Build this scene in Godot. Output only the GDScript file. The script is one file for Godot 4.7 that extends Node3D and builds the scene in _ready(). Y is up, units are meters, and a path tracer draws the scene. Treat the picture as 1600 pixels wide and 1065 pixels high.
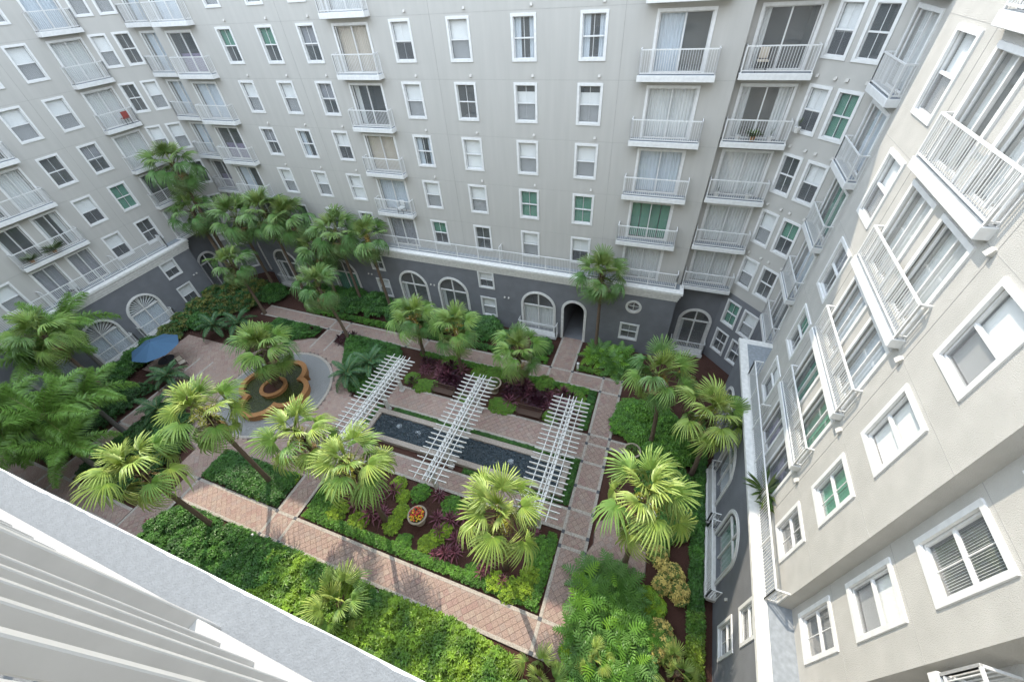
extends Node3D
# Courtyard of a grey apartment block, seen from a balcony seven floors up.

const UP := Vector3(0, 1, 0)
const CH := 22.9
var M := {}
var counts := {}
var protos := {}
var rng := RandomNumberGenerator.new()

class MB:
	var v := PackedVector3Array()
	var n := PackedVector3Array()
	var c := PackedColorArray()
	var xf := Transform3D()
	var col := Color(1, 1, 1)
	func tri3(a: Vector3, b: Vector3, d: Vector3, na: Vector3, nb: Vector3, nd: Vector3) -> void:
		v.append(xf * a); v.append(xf * d); v.append(xf * b)
		n.append((xf.basis * na).normalized()); n.append((xf.basis * nd).normalized()); n.append((xf.basis * nb).normalized())
		c.append(col); c.append(col); c.append(col)
	func tri(a: Vector3, b: Vector3, d: Vector3) -> void:
		var m := (b - a).cross(d - a).normalized()
		tri3(a, b, d, m, m, m)
	func quad(a: Vector3, b: Vector3, d: Vector3, e: Vector3) -> void:
		var m := (d - a).cross(e - b).normalized()
		tri3(a, b, d, m, m, m)
		tri3(a, d, e, m, m, m)
	func box(p: Vector3, q: Vector3, faces := "xXyYzZ") -> void:
		var a := Vector3(minf(p.x, q.x), minf(p.y, q.y), minf(p.z, q.z))
		var b := Vector3(maxf(p.x, q.x), maxf(p.y, q.y), maxf(p.z, q.z))
		if "Z" in faces: quad(Vector3(a.x, a.y, b.z), Vector3(b.x, a.y, b.z), Vector3(b.x, b.y, b.z), Vector3(a.x, b.y, b.z))
		if "z" in faces: quad(Vector3(b.x, a.y, a.z), Vector3(a.x, a.y, a.z), Vector3(a.x, b.y, a.z), Vector3(b.x, b.y, a.z))
		if "X" in faces: quad(Vector3(b.x, a.y, b.z), Vector3(b.x, a.y, a.z), Vector3(b.x, b.y, a.z), Vector3(b.x, b.y, b.z))
		if "x" in faces: quad(Vector3(a.x, a.y, a.z), Vector3(a.x, a.y, b.z), Vector3(a.x, b.y, b.z), Vector3(a.x, b.y, a.z))
		if "Y" in faces: quad(Vector3(a.x, b.y, b.z), Vector3(b.x, b.y, b.z), Vector3(b.x, b.y, a.z), Vector3(a.x, b.y, a.z))
		if "y" in faces: quad(Vector3(a.x, a.y, a.z), Vector3(b.x, a.y, a.z), Vector3(b.x, a.y, b.z), Vector3(a.x, a.y, b.z))
	func cbox(p: Vector3, q: Vector3, r: float) -> void:   # box with chamfered edges
		var a := Vector3(minf(p.x, q.x), minf(p.y, q.y), minf(p.z, q.z))
		var b := Vector3(maxf(p.x, q.x), maxf(p.y, q.y), maxf(p.z, q.z))
		var s := [a, b]
		for ax in 3:
			var i := (ax + 1) % 3
			var j := (ax + 2) % 3
			for k in 2:
				var P := []
				for e in [[0, 0], [1, 0], [1, 1], [0, 1]]:
					var w := Vector3()
					w[ax] = s[k][ax]
					w[i] = s[e[0]][i] + (r if e[0] == 0 else -r)
					w[j] = s[e[1]][j] + (r if e[1] == 0 else -r)
					P.append(w)
				if k == 1: quad(P[0], P[1], P[2], P[3])
				else: quad(P[3], P[2], P[1], P[0])
			for k in 2:
				for l in 2:
					var w0 := Vector3(); var w1 := Vector3(); var o := Vector3()
					w0[i] = s[k][i]; w0[j] = s[l][j] + (r if l == 0 else -r)
					w1[i] = s[k][i] + (r if k == 0 else -r); w1[j] = s[l][j]
					o[i] = 1.0 if k == 1 else -1.0
					o[j] = 1.0 if l == 1 else -1.0
					var lo: float = a[ax] + r
					var hi: float = b[ax] - r
					var A := w0; var B := w1; var C := w1; var D := w0
					A[ax] = lo; B[ax] = lo; C[ax] = hi; D[ax] = hi
					if (C - A).cross(D - B).dot(o) > 0: quad(A, B, C, D)
					else: quad(D, C, B, A)
	func tube(pts: Array, rad: Array, sides := 8, cap := true) -> void:
		var rings := []
		var prev := Vector3(1, 0, 0)
		for i in pts.size():
			var t: Vector3 = (pts[mini(i + 1, pts.size() - 1)] - pts[maxi(i - 1, 0)]).normalized()
			var x := prev - t * prev.dot(t)
			if x.length() < 0.01: x = Vector3(0, 0, 1) - t * t.z
			x = x.normalized(); prev = x
			var y := t.cross(x)
			var ring := []
			for s in sides:
				var a := TAU * s / sides
				ring.append([pts[i] + (x * cos(a) + y * sin(a)) * rad[i], x * cos(a) + y * sin(a)])
			rings.append(ring)
		for i in pts.size() - 1:
			for s in sides:
				var s2 := (s + 1) % sides
				var a = rings[i][s]; var b = rings[i][s2]; var d = rings[i + 1][s2]; var e = rings[i + 1][s]
				tri3(a[0], b[0], d[0], a[1], b[1], d[1])
				tri3(a[0], d[0], e[0], a[1], d[1], e[1])
		if cap:
			for s in range(1, sides - 1):
				tri(rings[-1][0][0], rings[-1][s][0], rings[-1][s + 1][0])
				tri(rings[0][0][0], rings[0][s + 1][0], rings[0][s][0])
	func lathe(prof: Array, sides := 24) -> void:   # [radius, height] from the bottom up, outside
		for i in prof.size() - 1:
			var d := Vector2(prof[i + 1][0] - prof[i][0], prof[i + 1][1] - prof[i][1])
			var m := Vector2(d.y, -d.x).normalized()
			for s in sides:
				var a := TAU * s / sides
				var b := TAU * (s + 1) / sides
				var ca := Vector3(cos(a), 0, -sin(a)); var cb := Vector3(cos(b), 0, -sin(b))
				var na := ca * m.x + Vector3(0, m.y, 0); var nb := cb * m.x + Vector3(0, m.y, 0)
				var p = ca * prof[i][0] + Vector3(0, prof[i][1], 0); var q = cb * prof[i][0] + Vector3(0, prof[i][1], 0)
				var r = cb * prof[i + 1][0] + Vector3(0, prof[i + 1][1], 0); var t = ca * prof[i + 1][0] + Vector3(0, prof[i + 1][1], 0)
				tri3(p, q, r, na, nb, nb)
				tri3(p, r, t, na, nb, na)
	func poly_prism(P: PackedVector2Array, y0: float, y1: float, bev := 0.0) -> void:   # plan polygon (x, z)
		if P.size() < 3: return
		if Geometry2D.is_polygon_clockwise(P) == false: P.reverse()
		var T := P
		if bev > 0.0:
			var got := Geometry2D.offset_polygon(P, -bev)
			if got.size() == 1 and got[0].size() == P.size():
				T = got[0]
				if Geometry2D.is_polygon_clockwise(T) == false: T.reverse()
				var best := 0
				for i in T.size():
					if T[i].distance_to(P[0]) < T[best].distance_to(P[0]): best = i
				var R := PackedVector2Array()
				for i in T.size(): R.append(T[(best + i) % T.size()])
				T = R
		var yb := y1 - bev if T != P else y1
		for i in P.size():
			var a := P[i]; var b := P[(i + 1) % P.size()]
			_side(a, b, y0, yb)
			if T != P:
				var a2 := T[i]; var b2 := T[(i + 1) % P.size()]
				_q(Vector3(a.x, yb, a.y), Vector3(b.x, yb, b.y), Vector3(b2.x, y1, b2.y), Vector3(a2.x, y1, a2.y))
		var idx := Geometry2D.triangulate_polygon(T)
		for i in range(0, idx.size(), 3):
			var A := Vector3(T[idx[i]].x, y1, T[idx[i]].y); var B := Vector3(T[idx[i + 1]].x, y1, T[idx[i + 1]].y); var C := Vector3(T[idx[i + 2]].x, y1, T[idx[i + 2]].y)
			if (B - A).cross(C - A).y > 0: tri(A, B, C)
			else: tri(A, C, B)
	func _side(a: Vector2, b: Vector2, y0: float, y1: float) -> void:
		_q(Vector3(a.x, y0, a.y), Vector3(b.x, y0, b.y), Vector3(b.x, y1, b.y), Vector3(a.x, y1, a.y))
	func _q(a: Vector3, b: Vector3, d: Vector3, e: Vector3) -> void:
		quad(b, a, e, d)
	func mesh(m: Material = null) -> ArrayMesh:
		var am := ArrayMesh.new()
		if v.is_empty(): return am
		var arr := []
		arr.resize(Mesh.ARRAY_MAX)
		arr[Mesh.ARRAY_VERTEX] = v; arr[Mesh.ARRAY_NORMAL] = n; arr[Mesh.ARRAY_COLOR] = c
		am.add_surface_from_arrays(Mesh.PRIMITIVE_TRIANGLES, arr)
		if m: am.surface_set_material(0, m)
		return am

# ---------------------------------------------------------------- naming
func numbered(called: String, parent: Node) -> String:
	var key := "%d/%s" % [parent.get_instance_id(), called]
	var k: int = counts.get(key, 0)
	counts[key] = k + 1
	return called if k == 0 else "%s_%03d" % [called, k]

func put(o: Node3D, called: String, parent: Node = self) -> Node3D:
	o.name = numbered(called, parent)
	parent.add_child(o, true)
	return o

func part(mesh: Mesh, called: String, parent: Node, at := Transform3D(), kind := "") -> MeshInstance3D:
	var o := MeshInstance3D.new()
	o.mesh = mesh
	o.transform = at
	put(o, called, parent)
	if kind: o.set_meta("kind", kind)
	return o

func tag(o: Node, label: String, category: String, group := "") -> Node:
	o.set_meta("label", label)
	o.set_meta("category", category)
	if group: o.set_meta("group", group)
	return o

func thing(called: String, at: Vector3, label: String, category: String, group := "", turn := 0.0) -> Node3D:
	var o := Node3D.new()
	o.position = at
	o.rotation.y = turn
	put(o, called)
	tag(o, label, category, group)
	return o

func struct(o: Node) -> Node:
	o.set_meta("kind", "structure")
	return o

# ---------------------------------------------------------------- materials
func noise_tex(freq: float, octaves: int, ramp: Array, seed_ := 1, normal := false, strength := 4.0, kind := FastNoiseLite.TYPE_SIMPLEX_SMOOTH, size := 512) -> NoiseTexture2D:
	var fn := FastNoiseLite.new()
	fn.noise_type = kind
	fn.frequency = freq
	fn.fractal_octaves = octaves
	fn.seed = seed_
	var t := NoiseTexture2D.new()
	t.width = size; t.height = size
	t.seamless = true
	t.noise = fn
	t.generate_mipmaps = false
	if normal:
		t.as_normal_map = true
		t.bump_strength = strength
	elif ramp:
		var g := Gradient.new()
		g.offsets = PackedFloat32Array([0.0, 1.0])
		g.colors = PackedColorArray([ramp[0], ramp[1]])
		t.color_ramp = g
	return t

func mat(called: String, c: Color, rough := 0.8, metal := 0.0) -> StandardMaterial3D:   # c is a linear base colour
	var m := StandardMaterial3D.new()
	m.resource_name = called
	m.albedo_color = c.linear_to_srgb()
	m.roughness = rough
	m.metallic = metal
	M[called] = m
	return m

func grain(m: StandardMaterial3D, scale: float, lo: float, freq := 0.02, octaves := 5, bump := 0.0, bump_freq := 0.1, bump_scale := 0.0, seed_ := 1) -> StandardMaterial3D:
	m.uv1_triplanar = true
	m.uv1_world_triplanar = true
	m.uv1_scale = Vector3.ONE * scale
	m.albedo_texture = noise_tex(freq, octaves, [Color(lo, lo, lo), Color(1, 1, 1)], seed_)
	if bump > 0.0:
		m.normal_enabled = true
		m.normal_texture = noise_tex(bump_freq, 3, [], seed_ + 7, true, bump)
		m.normal_scale = 1.0
	return m

func leafy(called: String, back := 0.35) -> StandardMaterial3D:
	var m := mat(called, Color(1, 1, 1), 0.42)
	m.vertex_color_use_as_albedo = true
	m.backlight_enabled = true
	m.backlight = Color(back * 0.75, back, back * 0.25)
	m.cull_mode = BaseMaterial3D.CULL_DISABLED
	m.metallic_specular = 0.4
	return m

func make_materials() -> void:
	grain(mat("stucco", Color(0.455, 0.443, 0.415), 0.9), 0.25, 0.965, 0.01, 6)
	M["stucco"].uv1_scale = Vector3(0.42, 0.035, 0.42)
	grain(mat("stucco_near", Color(0.475, 0.462, 0.432), 0.9), 0.3, 0.94, 0.006, 6, 1.6, 0.22)
	grain(mat("stucco_dark", Color(0.185, 0.192, 0.208), 0.9), 0.25, 0.92, 0.006, 6, 1.2, 0.2)
	grain(mat("joint", Color(0.395, 0.385, 0.365), 0.9), 0.3, 0.9)
	grain(mat("joint_dark", Color(0.13,0.13,0.145), 0.9), 0.3, 0.9)
	grain(mat("white_paint", Color(0.74, 0.74, 0.73), 0.55), 0.5, 0.93, 0.015, 5)
	grain(mat("cream_paint", Color(0.74, 0.73, 0.70), 0.6), 0.4, 0.88, 0.015, 5)
	grain(mat("terrace_paint", Color(0.29, 0.315, 0.34), 0.85), 0.4, 0.85, 0.02, 5)
	grain(mat("slab_paint", Color(0.20, 0.213, 0.226), 0.9), 3.2, 0.92, 0.02, 5, 1.8, 0.07)
	grain(mat("shaded_rail_paint", Color(0.48, 0.47, 0.45), 0.45), 1.0, 0.95)  # white rail paint darkened: shade on the near railing put into its colour
	grain(mat("vent_paint", Color(0.52, 0.50, 0.46), 0.7), 0.5, 0.9)
	grain(mat("rail_paint", Color(0.70, 0.70, 0.69), 0.4), 1.0, 0.95)
	mat("vinyl", Color(0.78, 0.78, 0.78), 0.35)
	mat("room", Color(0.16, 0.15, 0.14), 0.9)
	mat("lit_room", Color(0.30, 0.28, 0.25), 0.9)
	mat("blind_white", Color(0.72, 0.73, 0.72), 0.7)
	mat("blind_grey", Color(0.40, 0.41, 0.43), 0.7)
	mat("curtain_blue", Color(0.50, 0.55, 0.60), 0.9)
	mat("curtain_tan", Color(0.50, 0.44, 0.36), 0.9)
	mat("curtain_white", Color(0.60, 0.61, 0.60), 0.9)
	mat("curtain_plum", Color(0.22, 0.18, 0.26), 0.9)
	mat("curtain_grey", Color(0.25, 0.25, 0.27), 0.9)
	mat("shutter_green", Color(0.04, 0.19, 0.11), 0.5)
	mat("red_cloth", Color(0.28, 0.06, 0.05), 0.8)
	mat("dark_metal", Color(0.04, 0.04, 0.045), 0.4, 0.3)
	for k in [["glass", Color(0.75, 0.85, 0.9), 0.10], ["glass_green", Color(0.35, 0.75, 0.55), 0.22]]:
		var g := mat(k[0], k[1], 0.03)
		g.albedo_color.a = k[2]
		g.transparency = BaseMaterial3D.TRANSPARENCY_ALPHA
		g.metallic_specular = 0.72
	var s := mat("screen", Color(0.16, 0.165, 0.175), 0.9)
	s.albedo_color.a = 0.42
	s.transparency = BaseMaterial3D.TRANSPARENCY_ALPHA
	# the garden
	grain(mat("soil", Color(0.20, 0.082, 0.055), 0.95), 0.9, 0.34, 0.09, 4, 14.0, 0.12, 0, 3)
	for i in 6:
		var c: Color = [Color(0.44, 0.315, 0.26), Color(0.41, 0.30, 0.255), Color(0.46, 0.34, 0.275), Color(0.465, 0.355, 0.29), Color(0.41, 0.275, 0.235), Color(0.43, 0.33, 0.28)][i]
		grain(mat("paver%d" % i, c, 0.85), 1.2, 0.72, 0.02, 6, 3.0, 0.12, 0, 20 + i)
	grain(mat("paver_joint", Color(0.25, 0.19, 0.165), 0.95), 1.2, 0.6, 0.05, 4)
	grain(mat("paver_mixed", Color(1, 1, 1), 0.85), 1.2, 0.75, 0.02, 6, 3.0, 0.12, 0, 31)
	M["paver_mixed"].vertex_color_use_as_albedo = true
	grain(mat("band", Color(0.53, 0.475, 0.41), 0.9), 0.8, 0.74, 0.02, 6, 4.0, 0.12, 0, 41)
	grain(mat("slate", Color(0.13, 0.135, 0.15), 0.7), 1.5, 0.6, 0.03, 5)
	grain(mat("coping", Color(0.46, 0.39, 0.33), 0.8), 0.8, 0.75, 0.02, 6, 3.0, 0.12, 0, 43)
	grain(mat("pool_tile", Color(0.02, 0.028, 0.045), 0.4), 1.0, 0.6, 0.05, 3)
	grain(mat("terracotta", Color(0.56, 0.27, 0.10), 0.75), 0.8, 0.66, 0.03, 6, 4.0, 0.1, 0, 51)
	grain(mat("urn_clay", Color(0.48, 0.40, 0.30), 0.8), 1.2, 0.72, 0.03, 6, 4.0, 0.1, 0, 53)
	grain(mat("cobble", Color(0.42, 0.42, 0.41), 0.85), 2.0, 0.6, 0.06, 5, 8.0, 0.08, 0, 57)
	grain(mat("bench_wood", Color(0.11, 0.062, 0.04), 0.65), 2.0, 0.6, 0.04, 5)
	grain(mat("trunk", Color(0.30, 0.215, 0.15), 0.95), 1.6, 0.5, 0.04, 5, 10.0, 0.08, 0, 61)
	grain(mat("trunk_grey", Color(0.26, 0.245, 0.22), 0.95), 1.2, 0.6, 0.03, 5, 6.0, 0.08, 0, 63)
	grain(mat("boots", Color(0.17, 0.085, 0.05), 0.95), 1.6, 0.5, 0.06, 5, 10.0, 0.1, 0, 65)
	grain(mat("umbrella", Color(0.06, 0.14, 0.245), 0.85), 1.5, 0.85, 0.03, 4)
	mat("crownshaft", Color(0.22, 0.27, 0.07), 0.5)
	var w := mat("pool_water", Color(0.05, 0.07, 0.085), 0.05)
	w.metallic_specular = 0.85
	w.uv1_triplanar = true; w.uv1_world_triplanar = true
	w.uv1_scale = Vector3.ONE * 0.5
	w.normal_enabled = true
	w.normal_texture = noise_tex(0.022, 4, [], 71, true, 60.0)
	w.normal_scale = 1.3
	var pw := mat("pond_water", Color(0.06, 0.075, 0.02), 0.08)
	pw.uv1_triplanar = true; pw.uv1_world_triplanar = true
	pw.uv1_scale = Vector3.ONE * 0.8
	pw.albedo_texture = noise_tex(0.02, 5, [Color(0.5, 0.5, 0.5), Color(1, 1, 1)], 73)
	pw.normal_enabled = true
	pw.normal_texture = noise_tex(0.03, 3, [], 75, true, 4.0)
	mat("foam", Color(0.6, 0.66, 0.7), 0.3)
	leafy("leaf"); leafy("leaf_thin", 0.5); leafy("leaf_dark", 0.1)
	M["leaf_dark"].roughness = 0.35

# ---------------------------------------------------------------- walls and openings (local frame: x along the wall, y up, z out of it)
func arch_pts(u0: float, u1: float, top: float, steps := 16) -> PackedVector2Array:   # from the left spring over the top to the right spring
	var P := PackedVector2Array()
	var r := (u1 - u0) / 2.0
	for i in steps + 1:
		var a := PI - PI * i / steps
		P.append(Vector2((u0 + u1) / 2.0 + cos(a) * r, top - r + sin(a) * r))
	return P

func wall_mesh(len: float, y0: float, y1: float, holes: Array, m: Material, depth := 0.17) -> ArrayMesh:
	var b := MB.new()
	var us := [0.0, len]
	var vs := [y0, y1]
	for h in holes:
		if h.u1 <= 0.0 or h.u0 >= len or h.v1 <= y0 or h.v0 >= y1: continue
		us.append(h.u0); us.append(h.u1); vs.append(h.v0); vs.append(h.v1)
	us.sort(); vs.sort()
	for i in us.size() - 1:
		if us[i + 1] - us[i] < 0.001: continue
		for j in vs.size() - 1:
			if vs[j + 1] - vs[j] < 0.001: continue
			var cu: float = (us[i] + us[i + 1]) / 2.0
			var cv: float = (vs[j] + vs[j + 1]) / 2.0
			var open := false
			for h in holes:
				if cu > h.u0 and cu < h.u1 and cv > h.v0 and cv < h.v1: open = true; break
			if not open: b.quad(Vector3(us[i], vs[j], 0), Vector3(us[i + 1], vs[j], 0), Vector3(us[i + 1], vs[j + 1], 0), Vector3(us[i], vs[j + 1], 0))
	for h in holes:
		if h.v1 <= y0 or h.v0 >= y1: continue
		var path := PackedVector2Array()
		if h.type == "arch":
			var A := arch_pts(h.u0, h.u1, h.v1)
			for k in A.size() - 1:
				var corner := Vector2(h.u0, h.v1) if k < A.size() / 2 else Vector2(h.u1, h.v1)
				b.tri(_w(corner), _w(A[k]), _w(A[k + 1]))
			path = PackedVector2Array([Vector2(h.u0, h.v0)]) + A + PackedVector2Array([Vector2(h.u1, h.v0)])
		elif h.type == "round":
			var N := 28
			var ctr := Vector2((h.u0 + h.u1) / 2, (h.v0 + h.v1) / 2)
			var r: float = (h.u1 - h.u0) / 2
			for k in N:
				var a := TAU * k / N; var a2 := TAU * (k + 1) / N
				var p := ctr + Vector2(cos(a), sin(a)) * r; var q := ctr + Vector2(cos(a2), sin(a2)) * r
				var cx: float = h.u1 if cos((a + a2) / 2) > 0 else h.u0
				var cy: float = h.v1 if sin((a + a2) / 2) > 0 else h.v0
				b.tri(_w(Vector2(cx, cy)), _w(q), _w(p))
				path.append(p)
			path.append(path[0])
			path.reverse()
		else:
			path = PackedVector2Array([Vector2(h.u0, h.v0), Vector2(h.u0, h.v1), Vector2(h.u1, h.v1), Vector2(h.u1, h.v0)])
		for k in path.size() - 1:
			var p := path[k]; var q := path[k + 1]
			b.quad(_w(p), _w(p, -depth), _w(q, -depth), _w(q))
		if h.type == "rect" or h.type == "arch":
			b.quad(Vector3(h.u0, h.v0, 0), Vector3(h.u1, h.v0, 0), Vector3(h.u1, h.v0, -depth), Vector3(h.u0, h.v0, -depth))
	return b.mesh(m)

func _w(p: Vector2, z := 0.0) -> Vector3:
	return Vector3(p.x, p.y, z)

func hole(u0: float, u1: float, v0: float, v1: float, type := "rect") -> Dictionary:
	return {"u0": u0, "u1": u1, "v0": v0, "v1": v1, "type": type}

func room_mesh(x0: float, x1: float, y0: float, y1: float, zf: float, zb: float, m: Material) -> ArrayMesh:   # the inside of a box, open in front
	var b := MB.new()
	b.quad(Vector3(x0, y0, zb), Vector3(x1, y0, zb), Vector3(x1, y1, zb), Vector3(x0, y1, zb))
	b.quad(Vector3(x0, y0, zf), Vector3(x0, y0, zb), Vector3(x0, y1, zb), Vector3(x0, y1, zf))
	b.quad(Vector3(x1, y0, zb), Vector3(x1, y0, zf), Vector3(x1, y1, zf), Vector3(x1, y1, zb))
	b.quad(Vector3(x0, y0, zf), Vector3(x1, y0, zf), Vector3(x1, y0, zb), Vector3(x0, y0, zb))
	b.quad(Vector3(x0, y1, zb), Vector3(x1, y1, zb), Vector3(x1, y1, zf), Vector3(x0, y1, zf))
	return b.mesh(m)

func plane_mesh(x0: float, x1: float, y0: float, y1: float, z: float, m: Material) -> ArrayMesh:
	var b := MB.new()
	b.quad(Vector3(x0, y0, z), Vector3(x1, y0, z), Vector3(x1, y1, z), Vector3(x0, y1, z))
	return b.mesh(m)

func curtain_mesh(x0: float, x1: float, y0: float, y1: float, z: float, m: Material, fold := 0.13) -> ArrayMesh:
	var b := MB.new()
	var n := maxi(6, int((x1 - x0) / 0.035))
	var P := []
	for i in n + 1:
		var x := lerpf(x0, x1, float(i) / n)
		P.append(Vector2(x, z + 0.020 * sin(x * TAU / fold + 0.8 * sin(x * 3.1)) + 0.005 * sin(x * 41.0)))
	for i in n:
		var p: Vector2 = P[i]; var q: Vector2 = P[i + 1]
		b.quad(Vector3(p.x, y0, p.y), Vector3(q.x, y0, q.y), Vector3(q.x, y1, q.y), Vector3(p.x, y1, p.y))
	return b.mesh(m)

func slat_mesh(x0: float, x1: float, y0: float, y1: float, z: float, m: Material, pitch := 0.09, tilt := 0.5) -> ArrayMesh:
	var b := MB.new()
	var n := int((y1 - y0) / pitch)
	for i in n:
		var y := y0 + (i + 0.5) * pitch
		var dy := pitch * 0.5 * cos(tilt); var dz := pitch * 0.5 * sin(tilt)
		b.quad(Vector3(x0, y - dy, z + dz), Vector3(x1, y - dy, z + dz), Vector3(x1, y + dy, z - dz), Vector3(x0, y + dy, z - dz))
	return b.mesh(m)

func ring(b: MB, x0: float, x1: float, y0: float, y1: float, w: float, z0: float, z1: float, sill := true) -> void:
	b.box(Vector3(x0, y1 - w, z0), Vector3(x1, y1, z1), "xXyYZ")
	if sill: b.box(Vector3(x0, y0, z0), Vector3(x1, y0 + w, z1), "xXyYZ")
	var yb := y0 + w if sill else y0
	b.box(Vector3(x0, yb, z0), Vector3(x0 + w, y1 - w, z1), "xXZy")
	b.box(Vector3(x1 - w, yb, z0), Vector3(x1, y1 - w, z1), "xXZy")

# A sash window; the origin is the middle of the lower edge of its casing, on the wall. kind:
# B blind down and screen, b blind half down, F blind fully down, T blind hung low, D dark, N dark with glazing bars, G green shutters, H green above dark, C grey curtains, O parted curtains, L tan light blind
func window_proto(w: float, h: float, kind: String) -> Node3D:
	var key := "w%.2f/%.2f/%s" % [w, h, kind]
	if protos.has(key): return protos[key]
	var o := Node3D.new()
	var t := 0.115
	var x1 := w / 2 - t
	var y0 := t; var y1 := h - t
	var mid := (y0 + y1) / 2
	var f := MB.new()
	ring(f, -w / 2, w / 2, 0, h, t + 0.012, -0.03, 0.045)
	ring(f, -x1, x1, y0, y1, 0.05, -0.12, -0.05)
	f.box(Vector3(-x1 + 0.04, mid - 0.03, -0.12), Vector3(x1 - 0.04, mid + 0.03, -0.045), "yYZ")
	if kind in "NGHCTbOV":
		for y in [[mid + 0.03, y1 - 0.05], [y0 + 0.05, mid - 0.03]]:
			f.box(Vector3(-0.011, y[0], -0.105), Vector3(0.011, y[1], -0.082), "xXZ")
	part(f.mesh(M.white_paint), "frame", o)
	part(plane_mesh(-x1 + 0.04, x1 - 0.04, y0 + 0.04, mid - 0.02, -0.1, M.glass), "pane", o)
	part(plane_mesh(-x1 + 0.04, x1 - 0.04, mid + 0.02, y1 - 0.04, -0.095, M.glass), "pane", o)
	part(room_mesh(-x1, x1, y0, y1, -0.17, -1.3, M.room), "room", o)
	var zb := -0.2
	match kind:
		"B", "b", "F", "T", "L":
			var m: Material = M.curtain_tan if kind == "L" else M.blind_white
			var lo: float = {"B": y0 + 0.02, "b": mid - 0.1, "F": y0 + 0.02, "T": y0 + 0.02, "L": y0 + 0.02}[kind]
			var hi: float = y1 - 0.36 if kind == "T" else y1 - 0.02
			part(slat_mesh(-x1 + 0.02, x1 - 0.02, lo, hi, zb, m, 0.05, 0.22), "blind", o)
		"G":
			part(slat_mesh(-x1 + 0.02, -0.02, y0 + 0.03, y1 - 0.02, zb, M.shutter_green, 0.085, 0.5), "shutter", o)
			part(slat_mesh(0.02, x1 - 0.02, y0 + 0.03, y1 - 0.02, zb, M.shutter_green, 0.085, 0.5), "shutter", o)
		"H":
			part(slat_mesh(-x1 + 0.02, x1 - 0.02, mid, y1 - 0.02, zb, M.shutter_green, 0.085, 0.4), "shutter", o)
		"V":
			var vb := MB.new()
			for i in 22:
				var a := lerpf(-x1 + 0.03, x1 - 0.05, i / 21.0)
				vb.quad(Vector3(a, y0 + 0.02, zb - 0.008), Vector3(a + 0.02, y0 + 0.02, zb + 0.008), Vector3(a + 0.02, y1 - 0.2, zb + 0.008), Vector3(a, y1 - 0.2, zb - 0.008))
			part(vb.mesh(M.blind_white), "vertical_blind", o)
		"C":
			part(curtain_mesh(-x1 + 0.01, x1 - 0.01, mid - 0.15, y1, zb - 0.03, M.curtain_grey), "curtain", o)
		"O":
			part(curtain_mesh(-x1 + 0.01, -x1 * 0.35, y0, y1, zb - 0.03, M.curtain_blue), "curtain", o)
			part(curtain_mesh(x1 * 0.45, x1 - 0.01, y0, y1, zb - 0.03, M.curtain_blue), "curtain", o)
	if kind in "BbTL":
		part(plane_mesh(-x1 + 0.045, x1 - 0.045, y0 + 0.045, mid - 0.025, -0.07, M.screen), "screen", o)
	protos[key] = o
	return o

# A pair of sliding glass doors; w white, s sheer blue, t tan, d dark, p parted white, g green shutters, k dark with a plum lower half, e grey-green, c clear with one drawn curtain
func door_proto(w: float, h: float, kind: String) -> Node3D:
	var key := "d%.2f/%.2f/%s" % [w, h, kind]
	if protos.has(key): return protos[key]
	var o := Node3D.new()
	var t := 0.13
	var x1 := w / 2 - t
	var y1 := h - t
	var f := MB.new()
	ring(f, -w / 2, w / 2, 0, h, t, -0.03, 0.05, false)
	for s in [[-x1, 0.03, -0.1], [-0.03, x1, -0.15]]:
		ring(f, s[0], s[1], 0.0, y1, 0.055, s[2] - 0.02, s[2] + 0.025)
	part(f.mesh(M.white_paint), "frame", o)
	part(plane_mesh(-x1 + 0.05, -0.02, 0.05, y1 - 0.05, -0.1, M.glass), "pane", o)
	part(plane_mesh(0.02, x1 - 0.05, 0.05, y1 - 0.05, -0.15, M.glass), "pane", o)
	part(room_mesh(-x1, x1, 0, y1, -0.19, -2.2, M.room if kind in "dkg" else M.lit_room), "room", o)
	var z := -0.3
	match kind:
		"w": part(curtain_mesh(-x1, x1, 0.02, y1, z, M.curtain_white, 0.16), "curtain", o)
		"s": part(curtain_mesh(-x1, x1, 0.02, y1, z, M.curtain_blue, 0.2), "curtain", o)
		"t": part(curtain_mesh(-x1, x1, 0.02, y1, z, M.curtain_tan, 0.13), "curtain", o)
		"p":
			part(curtain_mesh(-x1, -x1 * 0.62, 0.02, y1, z, M.curtain_white), "curtain", o)
			part(curtain_mesh(x1 * 0.5, x1, 0.02, y1, z, M.curtain_white), "curtain", o)
		"c": part(curtain_mesh(-x1, 0.05, 0.02, y1, z, M.curtain_blue, 0.16), "curtain", o)
		"k": part(curtain_mesh(-x1, x1, 0.02, y1 * 0.48, z, M.curtain_plum, 0.2), "curtain", o)
		"d": part(curtain_mesh(-x1, -x1 * 0.7, 0.02, y1, z, M.curtain_white), "curtain", o)
		"e": part(curtain_mesh(-x1, x1, 0.02, y1, z, M.curtain_grey, 0.22), "curtain", o)
		"g":
			for i in 4:
				var a := lerpf(-x1, x1, i / 4.0)
				part(slat_mesh(a + 0.03, a + x1 / 2 - 0.03, 0.05, y1 - 0.03, z, M.shutter_green, 0.09, 0.5), "shutter", o)
	protos[key] = o
	return o

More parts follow.
